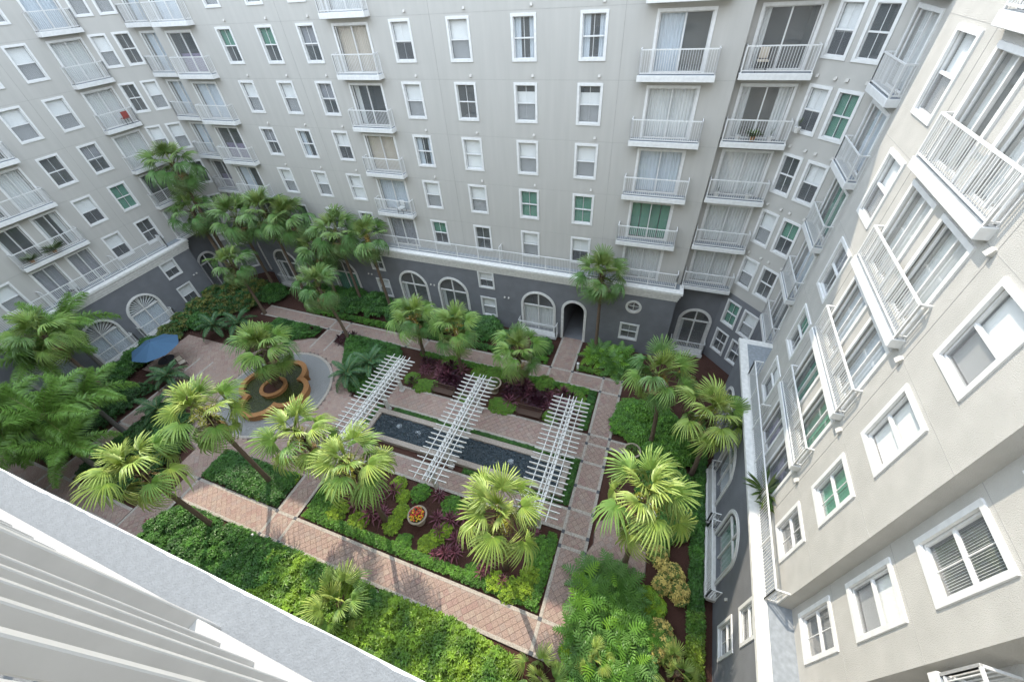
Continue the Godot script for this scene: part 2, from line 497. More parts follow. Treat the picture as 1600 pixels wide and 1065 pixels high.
func arch_proto(w: float, h: float, kind: String) -> Node3D:   # casing outer width and height; kind d dark, w curtains, g green, s sunburst blind over blue curtains
	var key := "a%.2f/%.2f/%s" % [w, h, kind]
	if protos.has(key): return protos[key]
	var o := Node3D.new()
	var t := 0.2
	var A := arch_pts(-w / 2, w / 2, h, 24)
	var B := arch_pts(-w / 2 + t, w / 2 - t, h - t, 24)
	var C := arch_pts(-w / 2 + t * 0.55, w / 2 - t * 0.55, h - t * 0.55, 24)
	for P in [A, B, C]:
		P.insert(0, Vector2(P[0].x, 0))
		P.append(Vector2(P[-1].x, 0))
	var f := MB.new()
	for i in A.size() - 1:
		f.quad(_w(A[i + 1], 0.05), _w(A[i], 0.05), _w(C[i], 0.06), _w(C[i + 1], 0.06))
		f.quad(_w(C[i + 1], 0.06), _w(C[i], 0.06), _w(C[i], 0.085), _w(C[i + 1], 0.085))
		f.quad(_w(C[i + 1], 0.085), _w(C[i], 0.085), _w(B[i], 0.07), _w(B[i + 1], 0.07))
		f.quad(_w(A[i], -0.03), _w(A[i], 0.05), _w(A[i + 1], 0.05), _w(A[i + 1], -0.03))
		f.quad(_w(B[i], 0.07), _w(B[i], -0.12), _w(B[i + 1], -0.12), _w(B[i + 1], 0.07))
	var x1 := w / 2 - t
	var sp := h - w / 2
	f.box(Vector3(-x1, sp - 0.05, -0.12), Vector3(x1, sp + 0.06, -0.04), "yYZ")
	f.box(Vector3(-0.045, 0.02, -0.12), Vector3(0.045, h - t, -0.045), "xXZ")
	for s in [-1.0, 1.0]:
		f.box(Vector3(s * x1, 0.02, -0.12), Vector3(s * (x1 - 0.06), sp, -0.06), "xXZ")
	part(f.mesh(M.cream_paint), "casing", o)
	var g := MB.new()
	for i in B.size() - 1:
		g.tri(_w(Vector2(0, sp), -0.1), _w(B[i + 1], -0.1), _w(B[i], -0.1))
	part(g.mesh(M.glass), "pane", o)
	g = MB.new()
	g.quad(Vector3(-x1, 0.0, -0.1), Vector3(x1, 0.0, -0.1), Vector3(0, sp, -0.1), Vector3(0, sp, -0.1))
	part(g.mesh(M.glass), "pane", o)
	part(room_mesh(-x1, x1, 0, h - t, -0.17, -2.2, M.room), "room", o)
	match kind:
		"w": part(curtain_mesh(-x1, x1, 0.02, sp - 0.05, -0.25, M.curtain_white, 0.16), "curtain", o)
		"g":
			part(curtain_mesh(-x1, x1, 0.02, sp - 0.05, -0.25, M.shutter_green, 0.25), "curtain", o)
		"s":
			part(curtain_mesh(-x1, x1, 0.02, sp - 0.05, -0.25, M.curtain_blue, 0.16), "curtain", o)
			var fan := MB.new()
			for i in 14:
				var a0 := PI * i / 14.0
				var a1 := PI * (i + 0.55) / 14.0
				fan.tri(Vector3(0, sp, -0.22), Vector3(cos(a0) * x1, sp + sin(a0) * x1, -0.24), Vector3(cos(a1) * x1, sp + sin(a1) * x1, -0.24))
			part(fan.mesh(M.blind_white), "sunburst_blind", o)
		"d":
			part(curtain_mesh(-x1, -x1 * 0.72, 0.02, sp - 0.05, -0.25, M.curtain_white, 0.16), "curtain", o)
	protos[key] = o
	return o

func use(proto: Node3D, called: String, parent: Node, at: Transform3D, label := "") -> Node3D:
	var o: Node3D = proto.duplicate()
	o.transform = at
	put(o, called, parent)
	if label: o.set_meta("label", label)
	return o

# Railing round three sides of a slab that reaches `d` out from the wall, `w` wide. Origin: middle of the slab's edge at the wall, top of the slab.
func rail_sides(w: float, d: float, ends: bool) -> Array:
	var i := 0.06
	var A := Vector3(-w / 2 + i, 0, 0); var B := Vector3(-w / 2 + i, 0, d - i); var C := Vector3(w / 2 - i, 0, d - i); var D := Vector3(w / 2 - i, 0, 0)
	return [[A, B], [B, C], [C, D]] if ends else [[B, C]]

func rail_into(sides: Array, rails: MB, pickets: MB, posts_every := 0.0, height := 1.07) -> void:
	for s in sides:
		var a: Vector3 = s[0]; var b: Vector3 = s[1]
		var l := a.distance_to(b)
		var x := (b - a).normalized()
		var f := Transform3D(Basis(x, UP, x.cross(UP)), a)
		rails.xf = f; pickets.xf = f
		rails.box(Vector3(-0.02, height - 0.05, -0.025), Vector3(l + 0.02, height, 0.025))
		rails.box(Vector3(0, 0.07, -0.018), Vector3(l, 0.11, 0.018))
		var n := maxi(1, roundi(l / posts_every)) if posts_every > 0 else 1
		for k in n + 1:
			var u := l * k / n
			rails.box(Vector3(u - 0.027, 0.0, -0.027), Vector3(u + 0.027, height - 0.004, 0.027), "xXzZ")
		var m := maxi(1, roundi(l / 0.115))
		for k in range(1, m):
			var u := l * k / m
			pickets.box(Vector3(u - 0.0095, 0.10, -0.0095), Vector3(u + 0.0095, height - 0.03, 0.0095), "xXzZ")

func balcony_proto(w: float, d: float, thick := 0.28) -> Node3D:
	var key := "b%.2f/%.2f" % [w, d]
	if protos.has(key): return protos[key]
	var o := Node3D.new()
	var s := MB.new()
	s.cbox(Vector3(-w / 2, -thick, -0.05), Vector3(w / 2, 0, d), 0.012)
	part(s.mesh(M.white_paint), "slab", o)
	var t := MB.new()
	t.box(Vector3(-w / 2 + 0.03, 0.0, 0.0), Vector3(w / 2 - 0.03, 0.004, d - 0.03), "xXYZ")
	part(t.mesh(M.terrace_paint), "floor_coating", o)
	var r := MB.new(); var p := MB.new()
	rail_into(rail_sides(w, d, true), r, p)
	part(r.mesh(M.rail_paint), "railing", o)
	part(p.mesh(M.rail_paint), "picket_row", o, Transform3D(), "stuff")
	protos[key] = o
	return o

func vent_proto() -> Node3D:
	if protos.has("vent"): return protos.vent
	var b := MB.new()
	b.cbox(Vector3(-0.08, 0, -0.02), Vector3(0.08, 0.16, 0.05), 0.012)
	b.quad(Vector3(-0.08, 0.02, 0.12), Vector3(0.08, 0.02, 0.12), Vector3(0.08, 0.15, 0.05), Vector3(-0.08, 0.15, 0.05))
	b.tri(Vector3(0.08, 0.02, 0.12), Vector3(0.08, 0.02, 0.05), Vector3(0.08, 0.15, 0.05))
	b.tri(Vector3(-0.08, 0.02, 0.05), Vector3(-0.08, 0.02, 0.12), Vector3(-0.08, 0.15, 0.05))
	var o := MeshInstance3D.new()
	o.mesh = b.mesh(M.vent_paint)
	o.scale = Vector3.ONE * 0.8
	protos["vent"] = o
	return o

# One straight stretch of façade of a building. items: {k: "win"/"door"/"arch"/"vent", ...} with u (middle) and v (foot) in the stretch's own frame.
func stretch(bld: Node3D, p0: Vector2, p1: Vector2, y0: float, y1: float, items: Array, m: Material, joints := [], jm: Material = null) -> Transform3D:
	var U := Vector3(p1.x - p0.x, 0, p1.y - p0.y)
	var len := U.length()
	U = U.normalized()
	var xf := Transform3D(Basis(U, UP, U.cross(UP)), Vector3(p0.x, 0, p0.y) - bld.position)
	var holes := []
	for it in items:
		match it.k:
			"win": holes.append(hole(it.u - it.w / 2 + 0.115, it.u + it.w / 2 - 0.115, it.v + 0.115, it.v + it.h - 0.115))
			"door": holes.append(hole(it.u - it.w / 2 + 0.13, it.u + it.w / 2 - 0.13, it.v, it.v + it.h - 0.13))
			"arch", "passage": holes.append(hole(it.u - it.w / 2 + 0.2, it.u + it.w / 2 - 0.2, it.v, it.v + it.h - 0.2, "arch"))
			"round": holes.append(hole(it.u - it.w / 2 + 0.14, it.u + it.w / 2 - 0.14, it.v + 0.14, it.v + it.w - 0.14, "round"))
	part(wall_mesh(len, y0, y1, holes, m), "wall", bld, xf)
	for it in items:
		var at := xf * Transform3D(Basis(), Vector3(it.u, it.v, 0))
		match it.k:
			"win": use(window_proto(it.w, it.h, it.t), "window", bld, at, it.get("label", ""))
			"door": use(door_proto(it.w, it.h, it.t), "balcony_door", bld, at)
			"arch": use(arch_proto(it.w, it.h, it.t), "arched_window", bld, at)
			"vent": use(vent_proto(), "vent_hood", bld, at.scaled_local(Vector3.ONE * 0.8))
	var jb := MB.new()
	for j in joints:   # recessed-looking control joints: thin beads on the render
		if j[0] == "h": jb.box(Vector3(0.01, j[1] - 0.009, -0.01), Vector3(len - 0.01, j[1] + 0.009, 0.004), "yYZ")
		else: jb.box(Vector3(j[1] - 0.012, y0, -0.01), Vector3(j[1] + 0.012, y1, 0.006), "xXZ")
	if joints: part(jb.mesh(jm if jm else M.joint), "control_joint", bld, xf)
	return xf

func win(u: float, v: float, t: String, w := 1.4, h := 2.07) -> Dictionary:
	return {"k": "win", "u": u, "v": v, "w": w, "h": h, "t": t}

func door(u: float, v: float, t: String, w := 2.6, h := 2.52) -> Dictionary:
	return {"k": "door", "u": u, "v": v, "w": w, "h": h, "t": t}

func arch(u: float, v: float, w: float, h: float, t: String) -> Dictionary:
	return {"k": "arch", "u": u, "v": v, "w": w, "h": h, "t": t}

func vent(u: float, v: float) -> Dictionary:
	return {"k": "vent", "u": u, "v": v}

# Terrace over a projecting ground storey: wall below, moulded cornice, floor, railing. Frame as in stretch(); depth runs back to the upper wall.
func cornice(bld: Node3D, xf: Transform3D, len: float, y_top: float, ext0 := 0.0, ext1 := 0.0) -> void:
	var prof := [[0.0, -0.86], [0.05, -0.86], [0.05, -0.70], [0.11, -0.66], [0.11, -0.50], [0.17, -0.46], [0.17, -0.26], [0.27, -0.20], [0.27, -0.02], [0.26, 0.0], [-0.02, 0.0]]
	var b := MB.new()
	for i in prof.size() - 1:
		var p = prof[i]; var q = prof[i + 1]
		b.quad(Vector3(-ext0 * p[0], y_top + p[1], p[0]), Vector3(len + ext1 * p[0], y_top + p[1], p[0]), Vector3(len + ext1 * q[0], y_top + q[1], q[0]), Vector3(-ext0 * q[0], y_top + q[1], q[0]))
	part(b.mesh(M.cream_paint), "cornice", bld, xf)

# ---------------------------------------------------------------- plants
func fan_leaf(seed_: int, petiole: float, R: float, droop: float, col: Color, old := 0.0) -> ArrayMesh:   # grows along +z from the origin; y is up
	var r := RandomNumberGenerator.new()
	r.seed = seed_
	var b := MB.new()
	b.col = Color(0.16, 0.19, 0.05)
	var pts := []
	var rad := []
	for i in 5:
		var t := i / 4.0
		pts.append(Vector3(0, petiole * 0.10 * sin(t * PI * 0.5) - droop * 0.10 * t * t, petiole * t))
		rad.append(lerpf(0.024, 0.011, t))
	b.tube(pts, rad, 4, false)
	var hub: Vector3 = pts[-1]
	var pitch := -0.25 * droop
	var bas := Basis(Vector3(1, 0, 0), -pitch)
	var n := 25
	var span := deg_to_rad(118.0)
	for i in n:
		var a0 := lerpf(-span, span, float(i) / n)
		var a1 := lerpf(-span, span, float(i + 1) / n)
		var am := (a0 + a1) / 2
		var L := R * (0.72 + 0.30 * cos(am * 0.75)) * r.randf_range(0.92, 1.06)
		var split := r.randf_range(0.34, 0.46)
		var tw := r.randf_range(-0.05, 0.05)
		var hang := droop * r.randf_range(0.7, 1.35)
		var shade := r.randf_range(0.82, 1.15)
		var yel := r.randf_range(0.0, 0.3)
		var base_c := Color(col.r * shade * (1 + yel * 0.9), col.g * shade * (1 + yel * 0.4), col.b * shade).lerp(Color(0.22, 0.16, 0.06), old * r.randf_range(0.5, 1.0))
		var rib_c := Color(base_c.r * 1.38 + 0.015, base_c.g * 1.32 + 0.02, base_c.b * 1.6 + 0.01)
		var tip_c := Color(base_c.r * 1.42 + 0.02, base_c.g * 1.32 + 0.02, base_c.b * 1.6 + 0.015)
		var cup := 0.16 * R
		var f := func(a: float, t: float, ridge: float, side := 0.0) -> Vector3:
			var x := sin(a + side) * t * L
			var z := cos(a + side) * t * L
			var y := -cup * (1.0 - cos(a)) * 0.35 * t + ridge - hang * 0.16 * R * t * t
			if t > split: y -= hang * 0.95 * R * (t - split) * (t - split) * 1.5
			y += absf(sin(a)) * 0.22 * R * t * (1.0 - 0.45 * t)
			return hub + bas * Vector3(x, y, z)
		var w := (a1 - a0) * 0.5
		var prev := []
		for k in 5:
			var t: float = [0.05, 0.22, split, 0.68, 0.86][k]
			var g: float = [1.0, 1.0, 0.97, 0.60, 0.36][k]
			var tt: float = [0.0, 0.0, 0.0, 0.5, 1.2][k] * tw
			var rr: float = [0.004, 0.016, 0.026, 0.020, 0.010][k]
			var row := [f.call(am - w * g, t, -rr, tt), f.call(am, t, rr, tt), f.call(am + w * g, t, -rr, tt)]
			if k > 0:
				b.col = base_c if k < 3 else base_c.lerp(tip_c, 0.5 * (k - 2))
				b.quad(prev[0], prev[1], row[1], row[0])
				b.col = rib_c if k < 3 else tip_c
				b.quad(prev[1], prev[2], row[2], row[1])
			prev = row
		var tip: Vector3 = f.call(am, 1.0, 0.0, tw * 1.9)
		b.col = tip_c
		b.tri(prev[0], prev[1], tip)
		b.tri(prev[1], prev[2], tip)
	return b.mesh(M.leaf)

var fans := {}
func fan_set(tone: String) -> Array:
	if fans.has(tone): return fans[tone]
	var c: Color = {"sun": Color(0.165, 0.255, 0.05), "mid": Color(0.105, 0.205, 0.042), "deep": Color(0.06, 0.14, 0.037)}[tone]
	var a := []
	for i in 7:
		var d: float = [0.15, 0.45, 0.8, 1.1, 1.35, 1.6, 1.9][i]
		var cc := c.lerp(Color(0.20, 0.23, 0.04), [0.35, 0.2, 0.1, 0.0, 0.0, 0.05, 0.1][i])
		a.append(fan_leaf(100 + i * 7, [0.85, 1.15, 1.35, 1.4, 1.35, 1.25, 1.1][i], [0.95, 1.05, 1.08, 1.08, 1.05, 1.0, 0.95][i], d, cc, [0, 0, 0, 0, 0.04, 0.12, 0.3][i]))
	fans[tone] = a
	return a

func fan_palm(base: Vector2, h: float, tone: String, label: String, group: String, opt := {}) -> Node3D:
	var r := RandomNumberGenerator.new()
	r.seed = int(base.x * 1000) ^ int(base.y * 7919) + 5
	var o := thing("fan_palm", Vector3(base.x, 0, base.y), label, "palm tree", group)
	var lean: Vector2 = opt.get("lean", Vector2(r.randf_range(-0.15, 0.15), r.randf_range(-0.15, 0.15)))
	var thick: float = opt.get("thick", 0.125)
	var pts := []; var rad := []
	var N := int(h * 5)
	for i in N + 1:
		var t := float(i) / N
		pts.append(Vector3(lean.x * t * t, h * t, lean.y * t * t))
		rad.append(thick * (1.0 + 0.5 * exp(-t * 9.0) - 0.15 * t) * (1.06 if i % 2 else 0.96) * r.randf_range(0.97, 1.03))
	var b := MB.new()
	b.tube(pts, rad, 10)
	part(b.mesh(M.trunk), "trunk", o)
	var top: Vector3 = pts[-1]
	# old leaf bases under the crown
	b = MB.new()
	var boot: float = opt.get("boots", 0.9)
	for i in int(40 * boot):
		var t := r.randf()
		var y := top.y - boot * t
		var k := clampf(y / h, 0.0, 1.0)
		var c := Vector3(lean.x * k * k, y, lean.y * k * k)
		var a := i * 2.4
		var d := Vector3(cos(a), 0, sin(a))
		var s := d.cross(UP) * 0.05
		var q := c + d * (thick * 0.8)
		var e := q + d * r.randf_range(0.08, 0.2) + UP * r.randf_range(0.12, 0.3)
		b.quad(q - s, q + s, e + s * 0.35, e - s * 0.35)
		b.quad(q - s + UP * 0.04, e - s * 0.35 + UP * 0.03, e + s * 0.35 + UP * 0.03, q + s + UP * 0.04)
	part(b.mesh(M.boots), "leaf_bases", o, Transform3D(), "stuff")
	var size: float = opt.get("size", 1.0) * 0.93
	var n: int = int(opt.get("n", 26) * 0.88)
	var F := fan_set(tone)
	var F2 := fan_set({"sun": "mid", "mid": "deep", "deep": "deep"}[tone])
	for i in n:
		var age := float(i) / (n - 1)
		var az := i * 2.39996 + r.randf_range(-0.25, 0.25)
		var el := deg_to_rad(lerpf(82.0, opt.get("low", -38.0), pow(age, 0.9)) + r.randf_range(-13.0, 13.0))
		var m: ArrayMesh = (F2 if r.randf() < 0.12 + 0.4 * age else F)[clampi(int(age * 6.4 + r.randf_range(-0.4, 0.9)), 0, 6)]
		var dir := Vector3(cos(el) * sin(az), sin(el), cos(el) * cos(az))
		var x := UP.cross(dir).normalized()
		var roll := r.randf_range(-0.6, 0.6)
		var bs := Basis(x, dir.cross(x), dir) * Basis(Vector3(0, 0, 1), roll)
		bs = bs.scaled(Vector3.ONE * size * r.randf_range(0.86, 1.08))
		part(m, "frond", o, Transform3D(bs, top + UP * (0.05 - 0.35 * age) + dir * 0.05))
	for k in int(opt.get("dead", 2)):   # dead fronds hanging against the trunk
		var az := r.randf() * TAU
		var dir := Vector3(sin(az) * 0.42, -0.9, cos(az) * 0.42).normalized()
		var x := UP.cross(dir).normalized()
		part(dead_leaf(), "dead_frond", o, Transform3D(Basis(x, dir.cross(x), dir).scaled(Vector3.ONE * size * r.randf_range(0.7, 0.9)), top - UP * r.randf_range(0.3, 0.6)))
	for fl in int(opt.get("flowers", 0)):
		b = MB.new()
		var fa: float = fl * TAU / opt.flowers + 0.7
		var fc := top + Vector3(sin(fa), 0.0, cos(fa)) * 0.42
		b.tube([top - UP * 0.15, top + Vector3(sin(fa), 0.2, cos(fa)) * 0.3, fc + Vector3(sin(fa), -0.3, cos(fa)) * 0.35], [0.015, 0.012, 0.006], 4, false)
		for k in 150:
			var t := r.randf()
			var q := fc + Vector3(sin(fa), 0, cos(fa)) * (t * 0.5 - 0.25) + UP * (0.12 - 0.35 * t * t) + Vector3(r.randf_range(-1, 1), r.randf_range(-0.7, 0.7), r.randf_range(-1, 1)) * 0.17
			var s := r.randf_range(0.018, 0.034)
			var d := Vector3(r.randf_range(-1, 1), r.randf_range(-1, 1), r.randf_range(-1, 1)).normalized() * s
			var e := d.cross(Vector3(0.3, 1, 0.2)).normalized() * s
			b.col = Color(0.33, 0.30, 0.035).lerp(opt.get("fcol", Color(0.30, 0.33, 0.05)), r.randf())
			b.quad(q - d, q + e, q + d, q - e)
		part(b.mesh(M.leaf), "flower_cluster", o)
	return o

var dead_: ArrayMesh
func dead_leaf() -> ArrayMesh:
	if not dead_: dead_ = fan_leaf(777, 0.9, 0.95, 1.2, Color(0.24, 0.17, 0.07), 0.8)
	return dead_

func feather_leaf(seed_: int, L: float, arch_: float, leaflet: float, plumose: bool, col: Color, pairs := 56) -> ArrayMesh:
	var r := RandomNumberGenerator.new()
	r.seed = seed_
	var b := MB.new()
	var P := func(t: float) -> Vector3:
		return Vector3(0, L * (0.42 * t - arch_ * t * t), L * (t - 0.10 * arch_ * t * t))
	var pts := []; var rad := []
	for i in 9:
		pts.append(P.call(i / 8.0)); rad.append(lerpf(0.028, 0.006, i / 8.0))
	b.col = Color(0.19, 0.21, 0.07)
	b.tube(pts, rad, 4, false)
	for i in pairs:
		var t := lerpf(0.14, 0.995, (i + r.randf()) / pairs)
		var c: Vector3 = P.call(t)
		var fw: Vector3 = (P.call(minf(t + 0.02, 1.0)) - P.call(t - 0.02)).normalized()
		var sd := Vector3(1, 0, 0)
		var up := fw.cross(sd)
		var ln := leaflet * (0.45 + 0.75 * sin(PI * clampf(t * 0.9 + 0.12, 0, 1))) * r.randf_range(0.85, 1.1)
		for s in [-1.0, 1.0]:
			for lay in (2 if plumose else 1):
				var ang := r.randf_range(-0.9, 0.9) if plumose else r.randf_range(0.1, 0.4)
				var d: Vector3 = (sd * s * cos(ang) + up * sin(ang) + fw * r.randf_range(0.35, 0.7)).normalized()
				var mid := c + d * ln * 0.5 + UP * 0.02
				var tip := c + d * ln - UP * ln * r.randf_range(0.18, 0.42)
				var w := fw.cross(d).cross(d).normalized() * 0.019
				var sh := r.randf_range(0.75, 1.25)
				b.col = Color(col.r * sh, col.g * sh, col.b * sh)
				b.quad(c - w * 0.6, mid - w, mid + w, c + w * 0.6)
				b.tri(mid - w, tip, mid + w)
	return b.mesh(M.leaf)

var feathers := {}
func feather_palm(base: Vector2, h: float, style: String, label: String, group: String, n := 10, size := 1.0, lean := Vector2.ZERO) -> Node3D:
	var r := RandomNumberGenerator.new()
	r.seed = int(base.x * 977) ^ int(base.y * 1409)
	if not feathers.has(style):
		var a := []
		for i in 3:
			if style == "foxtail": a.append(feather_leaf(300 + i, 2.9, [0.30, 0.5, 0.72][i], 0.52, true, Color(0.13, 0.25, 0.045), 74))
			else: a.append(feather_leaf(330 + i, 1.5, [0.45, 0.65, 0.85][i], 0.30, false, Color(0.055, 0.125, 0.05), 44))
		feathers[style] = a
	var o := thing("foxtail_palm" if style == "foxtail" else "date_palm", Vector3(base.x, 0, base.y), label, "palm tree", group)
	var b := MB.new()
	var pts := []; var rad := []
	var N := maxi(3, int(h * 5))
	for i in N + 1:
		var t := float(i) / N
		pts.append(Vector3(lean.x * t * t, h * t, lean.y * t * t)); rad.append((0.14 if style == "foxtail" else 0.09) * (1.15 - 0.3 * t) * (1.05 if i % 2 else 0.97))
	b.tube(pts, rad, 10)
	part(b.mesh(M.trunk_grey if style == "foxtail" else M.trunk), "trunk", o)
	var top: Vector3 = pts[-1]
	if style == "foxtail":
		b = MB.new()
		b.tube([top - UP * 0.02, top + UP * 0.4, top + UP * 0.95], [0.125, 0.13, 0.06], 12)
		part(b.mesh(M.crownshaft), "crownshaft", o)
		top += UP * 0.85
	for i in n:
		var age := float(i) / (n - 1)
		var az := i * 2.39996 + r.randf_range(-0.2, 0.2)
		var pitch := deg_to_rad(lerpf(48.0, -12.0 if style == "foxtail" else -22.0, age))
		var bs := Basis(UP, az) * Basis(Vector3(1, 0, 0), -pitch)
		part(feathers[style][clampi(int(age * 3), 0, 2)], "frond", o, Transform3D(bs.scaled(Vector3.ONE * size * r.randf_range(0.88, 1.08)), top))
	return o

# Leaf clusters to be scattered: n blades round a centre
func cluster(n: int, len: float, wid: float, lift: float, droop: float, seed_ := 1, fold := 0.2) -> ArrayMesh:
	var r := RandomNumberGenerator.new()
	r.seed = seed_
	var b := MB.new()
	for i in n:
		var a := TAU * i / n + r.randf_range(-0.3, 0.3)
		var d := Vector3(cos(a), 0, sin(a))
		var s := Vector3(-sin(a), 0, cos(a)) * wid * 0.5
		var l := len * r.randf_range(0.8, 1.15)
		var p0 := Vector3(0, 0, 0)
		var p1 := d * l * 0.45 + UP * lift * l * 0.5
		var p2 := d * l + UP * (lift * 0.6 - droop) * l
		var g := UP * wid * fold
		var sh := r.randf_range(0.82, 1.15)
		b.col = Color(sh, sh, sh)
		b.tri(p0, p1 - s + g, p1); b.tri(p0, p1, p1 + s + g)
		b.tri(p1 - s + g, p2, p1); b.tri(p1, p2, p1 + s + g)
	return b.mesh(M.leaf)

func scatter(called: String, label: String, category: String, meshes: ArrayMesh, xfs: Array, cols: Array, m: Material = null, stuff := true, group := "") -> MultiMeshInstance3D:
	var mm := MultiMesh.new()
	mm.transform_format = MultiMesh.TRANSFORM_3D
	mm.use_colors = true
	mm.mesh = meshes
	mm.instance_count = xfs.size()
	for i in xfs.size():
		mm.set_instance_transform(i, xfs[i])
		mm.set_instance_color(i, cols[i])
	var o := MultiMeshInstance3D.new()
	o.multimesh = mm
	if m: o.material_override = m
	put(o, called)
	tag(o, label, category, group)
	if stuff: o.set_meta("kind", "stuff")
	return o

func pick(r: RandomNumberGenerator, a: Color, b: Color, spread := 0.2) -> Color:
	var c := a.lerp(b, r.randf())
	var k := r.randf_range(1.0 - spread, 1.0 + spread)
	return Color(c.r * k, c.g * k, c.b * k)

# A bank of foliage over a plan polygon. top(x, z) is its height; the clusters fill its skin and some of its depth.
func bank(called: String, label: String, category: String, poly: PackedVector2Array, h: float, density: float, mesh: ArrayMesh, ca: Color, cb: Color, seed_: int, opt := {}) -> void:
	var r := RandomNumberGenerator.new()
	r.seed = seed_
	var nz := FastNoiseLite.new()
	nz.seed = seed_
	nz.frequency = opt.get("freq", 0.55)
	var lo := poly[0]; var hi := poly[0]
	for p in poly:
		lo = lo.min(p); hi = hi.max(p)
	var n := int((hi.x - lo.x) * (hi.y - lo.y) * density)
	var X := []; var C := []
	var y0: float = opt.get("y0", 0.0)
	for i in n:
		var p := Vector2(r.randf_range(lo.x, hi.x), r.randf_range(lo.y, hi.y))
		if not Geometry2D.is_point_in_polygon(p, poly): continue
		var lump := nz.get_noise_2d(p.x, p.y)
		var edge := 10.0
		for k in poly.size():
			edge = minf(edge, p.distance_to(Geometry2D.get_closest_point_to_segment(p, poly[k], poly[(k + 1) % poly.size()])))
		var round_ := minf(1.0, 0.45 + edge / maxf(0.2, h * 0.6))
		var depth := r.randf()
		var y = y0 + h * (1.0 + opt.get("rough", 0.35) * lump) * round_ * (1.0 - 0.55 * depth * depth)
		var tilt := Basis(Vector3(1, 0, 0), r.randf_range(-0.6, 0.6)) * Basis(Vector3(0, 0, 1), r.randf_range(-0.6, 0.6))
		var s = r.randf_range(0.75, 1.25) * opt.get("scale", 1.0)
		X.append(Transform3D((Basis(UP, r.randf() * TAU) * tilt).scaled(Vector3.ONE * s), Vector3(p.x, y, p.y)))
		var t := clampf(0.5 + 0.9 * nz.get_noise_2d(p.x * 0.7 + 40.0, p.y * 0.7), 0, 1)
		var c := ca.lerp(cb, t)
		var k2 := r.randf_range(0.6, 1.35)
		C.append(Color(c.r * k2, c.g * k2, c.b * k2))
	scatter(called, label, category, mesh, X, C)

func rect(x0: float, x1: float, z0: float, z1: float) -> PackedVector2Array:
	return PackedVector2Array([Vector2(x0, z0), Vector2(x1, z0), Vector2(x1, z1), Vector2(x0, z1)])

func blob(c: Vector2, rx: float, rz: float, seed_ := 1, n := 14) -> PackedVector2Array:
	var r := RandomNumberGenerator.new()
	r.seed = seed_
	var P := PackedVector2Array()
	for i in n:
		var a := TAU * i / n
		var k := r.randf_range(0.85, 1.12)
		P.append(c + Vector2(cos(a) * rx, sin(a) * rz) * k)
	return P

const MARKS := [["the flower urn", -9.62, -6.95], ["the left bench", -12.55, -15.7], ["the right bench", -5.95, -15.7], ["the sunlit palm by the flower urn", -4.1, -6.3], ["the near left bed corner", -16.4, -5.0], ["the right end of the near walk", -1.8, -4.7], ["the round window", -0.7, -24.2], ["the arched doorway", -5.0, -24.2], ["the clay pot", 1.05, -14.75], ["the palm by the right wing", 4.6, -14.6], ["the palm beside the right walk", 1.6, -8.3], ["the far right arch", 3.7, -25.6], ["the fountain", -25.3, -12.1], ["the blue umbrella", -36.3, -11.6], ["the far left corner palms", -39.0, -22.0], ["the leaning palm at the walk crossing", -23.4, -18.7], ["the bare-trunked palm", -33.8, -19.5], ["the curtained arch", -7.9, -24.2], ["the two middle arches", -17.4, -24.2], ["the low palm at the bottom", 0.9, -3.9], ["the middle pergola", -9.4, -9.0], ["the right pergola", -3.15, -9.0]]
func beside(at: Vector2) -> String:
	var best = MARKS[0]
	for m in MARKS:
		if at.distance_to(Vector2(m[1], m[2])) < at.distance_to(Vector2(best[1], best[2])): best = m
	var d := at - Vector2(best[1], best[2])
	var far := d.length() > 2.2
	var a := rad_to_deg(atan2(d.y, d.x))
	var k := posmod(roundi(a / 45.0), 8)
	var where: String = ["right of", "near right of", "in front of", "near left of", "left of", "beyond left of", "behind", "beyond right of"][k]
	return (" well " if far else " just ") + where + " " + best[0]

# A rounded bush as a thing of its own
func shrub(called: String, at: Vector2, rx: float, h: float, mesh: ArrayMesh, n: int, ca: Color, cb: Color, label: String, group := "", category := "shrub") -> void:
	var r := RandomNumberGenerator.new()
	r.seed = int(at.x * 733) ^ int(at.y * 3571)
	var o := thing(called, Vector3(at.x, 0, at.y), label, category, group)
	var b := MB.new()
	for i in 6:
		var a := i * 1.05
		b.tube([Vector3(0, 0, 0), Vector3(cos(a) * rx * 0.5, h * 0.6, sin(a) * rx * 0.5)], [0.02, 0.01], 5, false)
	part(b.mesh(M.trunk), "stems", o)
	var mm := MultiMesh.new()
	mm.transform_format = MultiMesh.TRANSFORM_3D
	mm.use_colors = true
	mm.mesh = mesh
	mm.instance_count = n
	for i in n:
		var a := r.randf() * TAU
		var v := r.randf()
		var ring_ := sqrt(1.0 - v * v)
		var d := Vector3(cos(a) * ring_, v, sin(a) * ring_)
		var k := pow(r.randf(), 0.35) * r.randf_range(0.88, 1.08)
		var p := Vector3(d.x * rx * k, h * (0.22 + 0.78 * d.y * k), d.z * rx * k)
		var tilt := Basis(d.cross(UP).normalized(), -0.5 * (1.0 - v)) if v < 0.98 else Basis()
		mm.set_instance_transform(i, Transform3D((tilt * Basis(UP, r.randf() * TAU)).scaled(Vector3.ONE * r.randf_range(0.75, 1.25)), p))
		mm.set_instance_color(i, pick(r, ca, ca, 0.3) if called == "croton_shrub" and r.randf() < 0.55 else pick(r, cb, cb, 0.3) if called == "croton_shrub" else pick(r, ca, cb, 0.3))
	var f := MultiMeshInstance3D.new()
	f.multimesh = mm
	put(f, "foliage", o)
	f.set_meta("kind", "stuff")

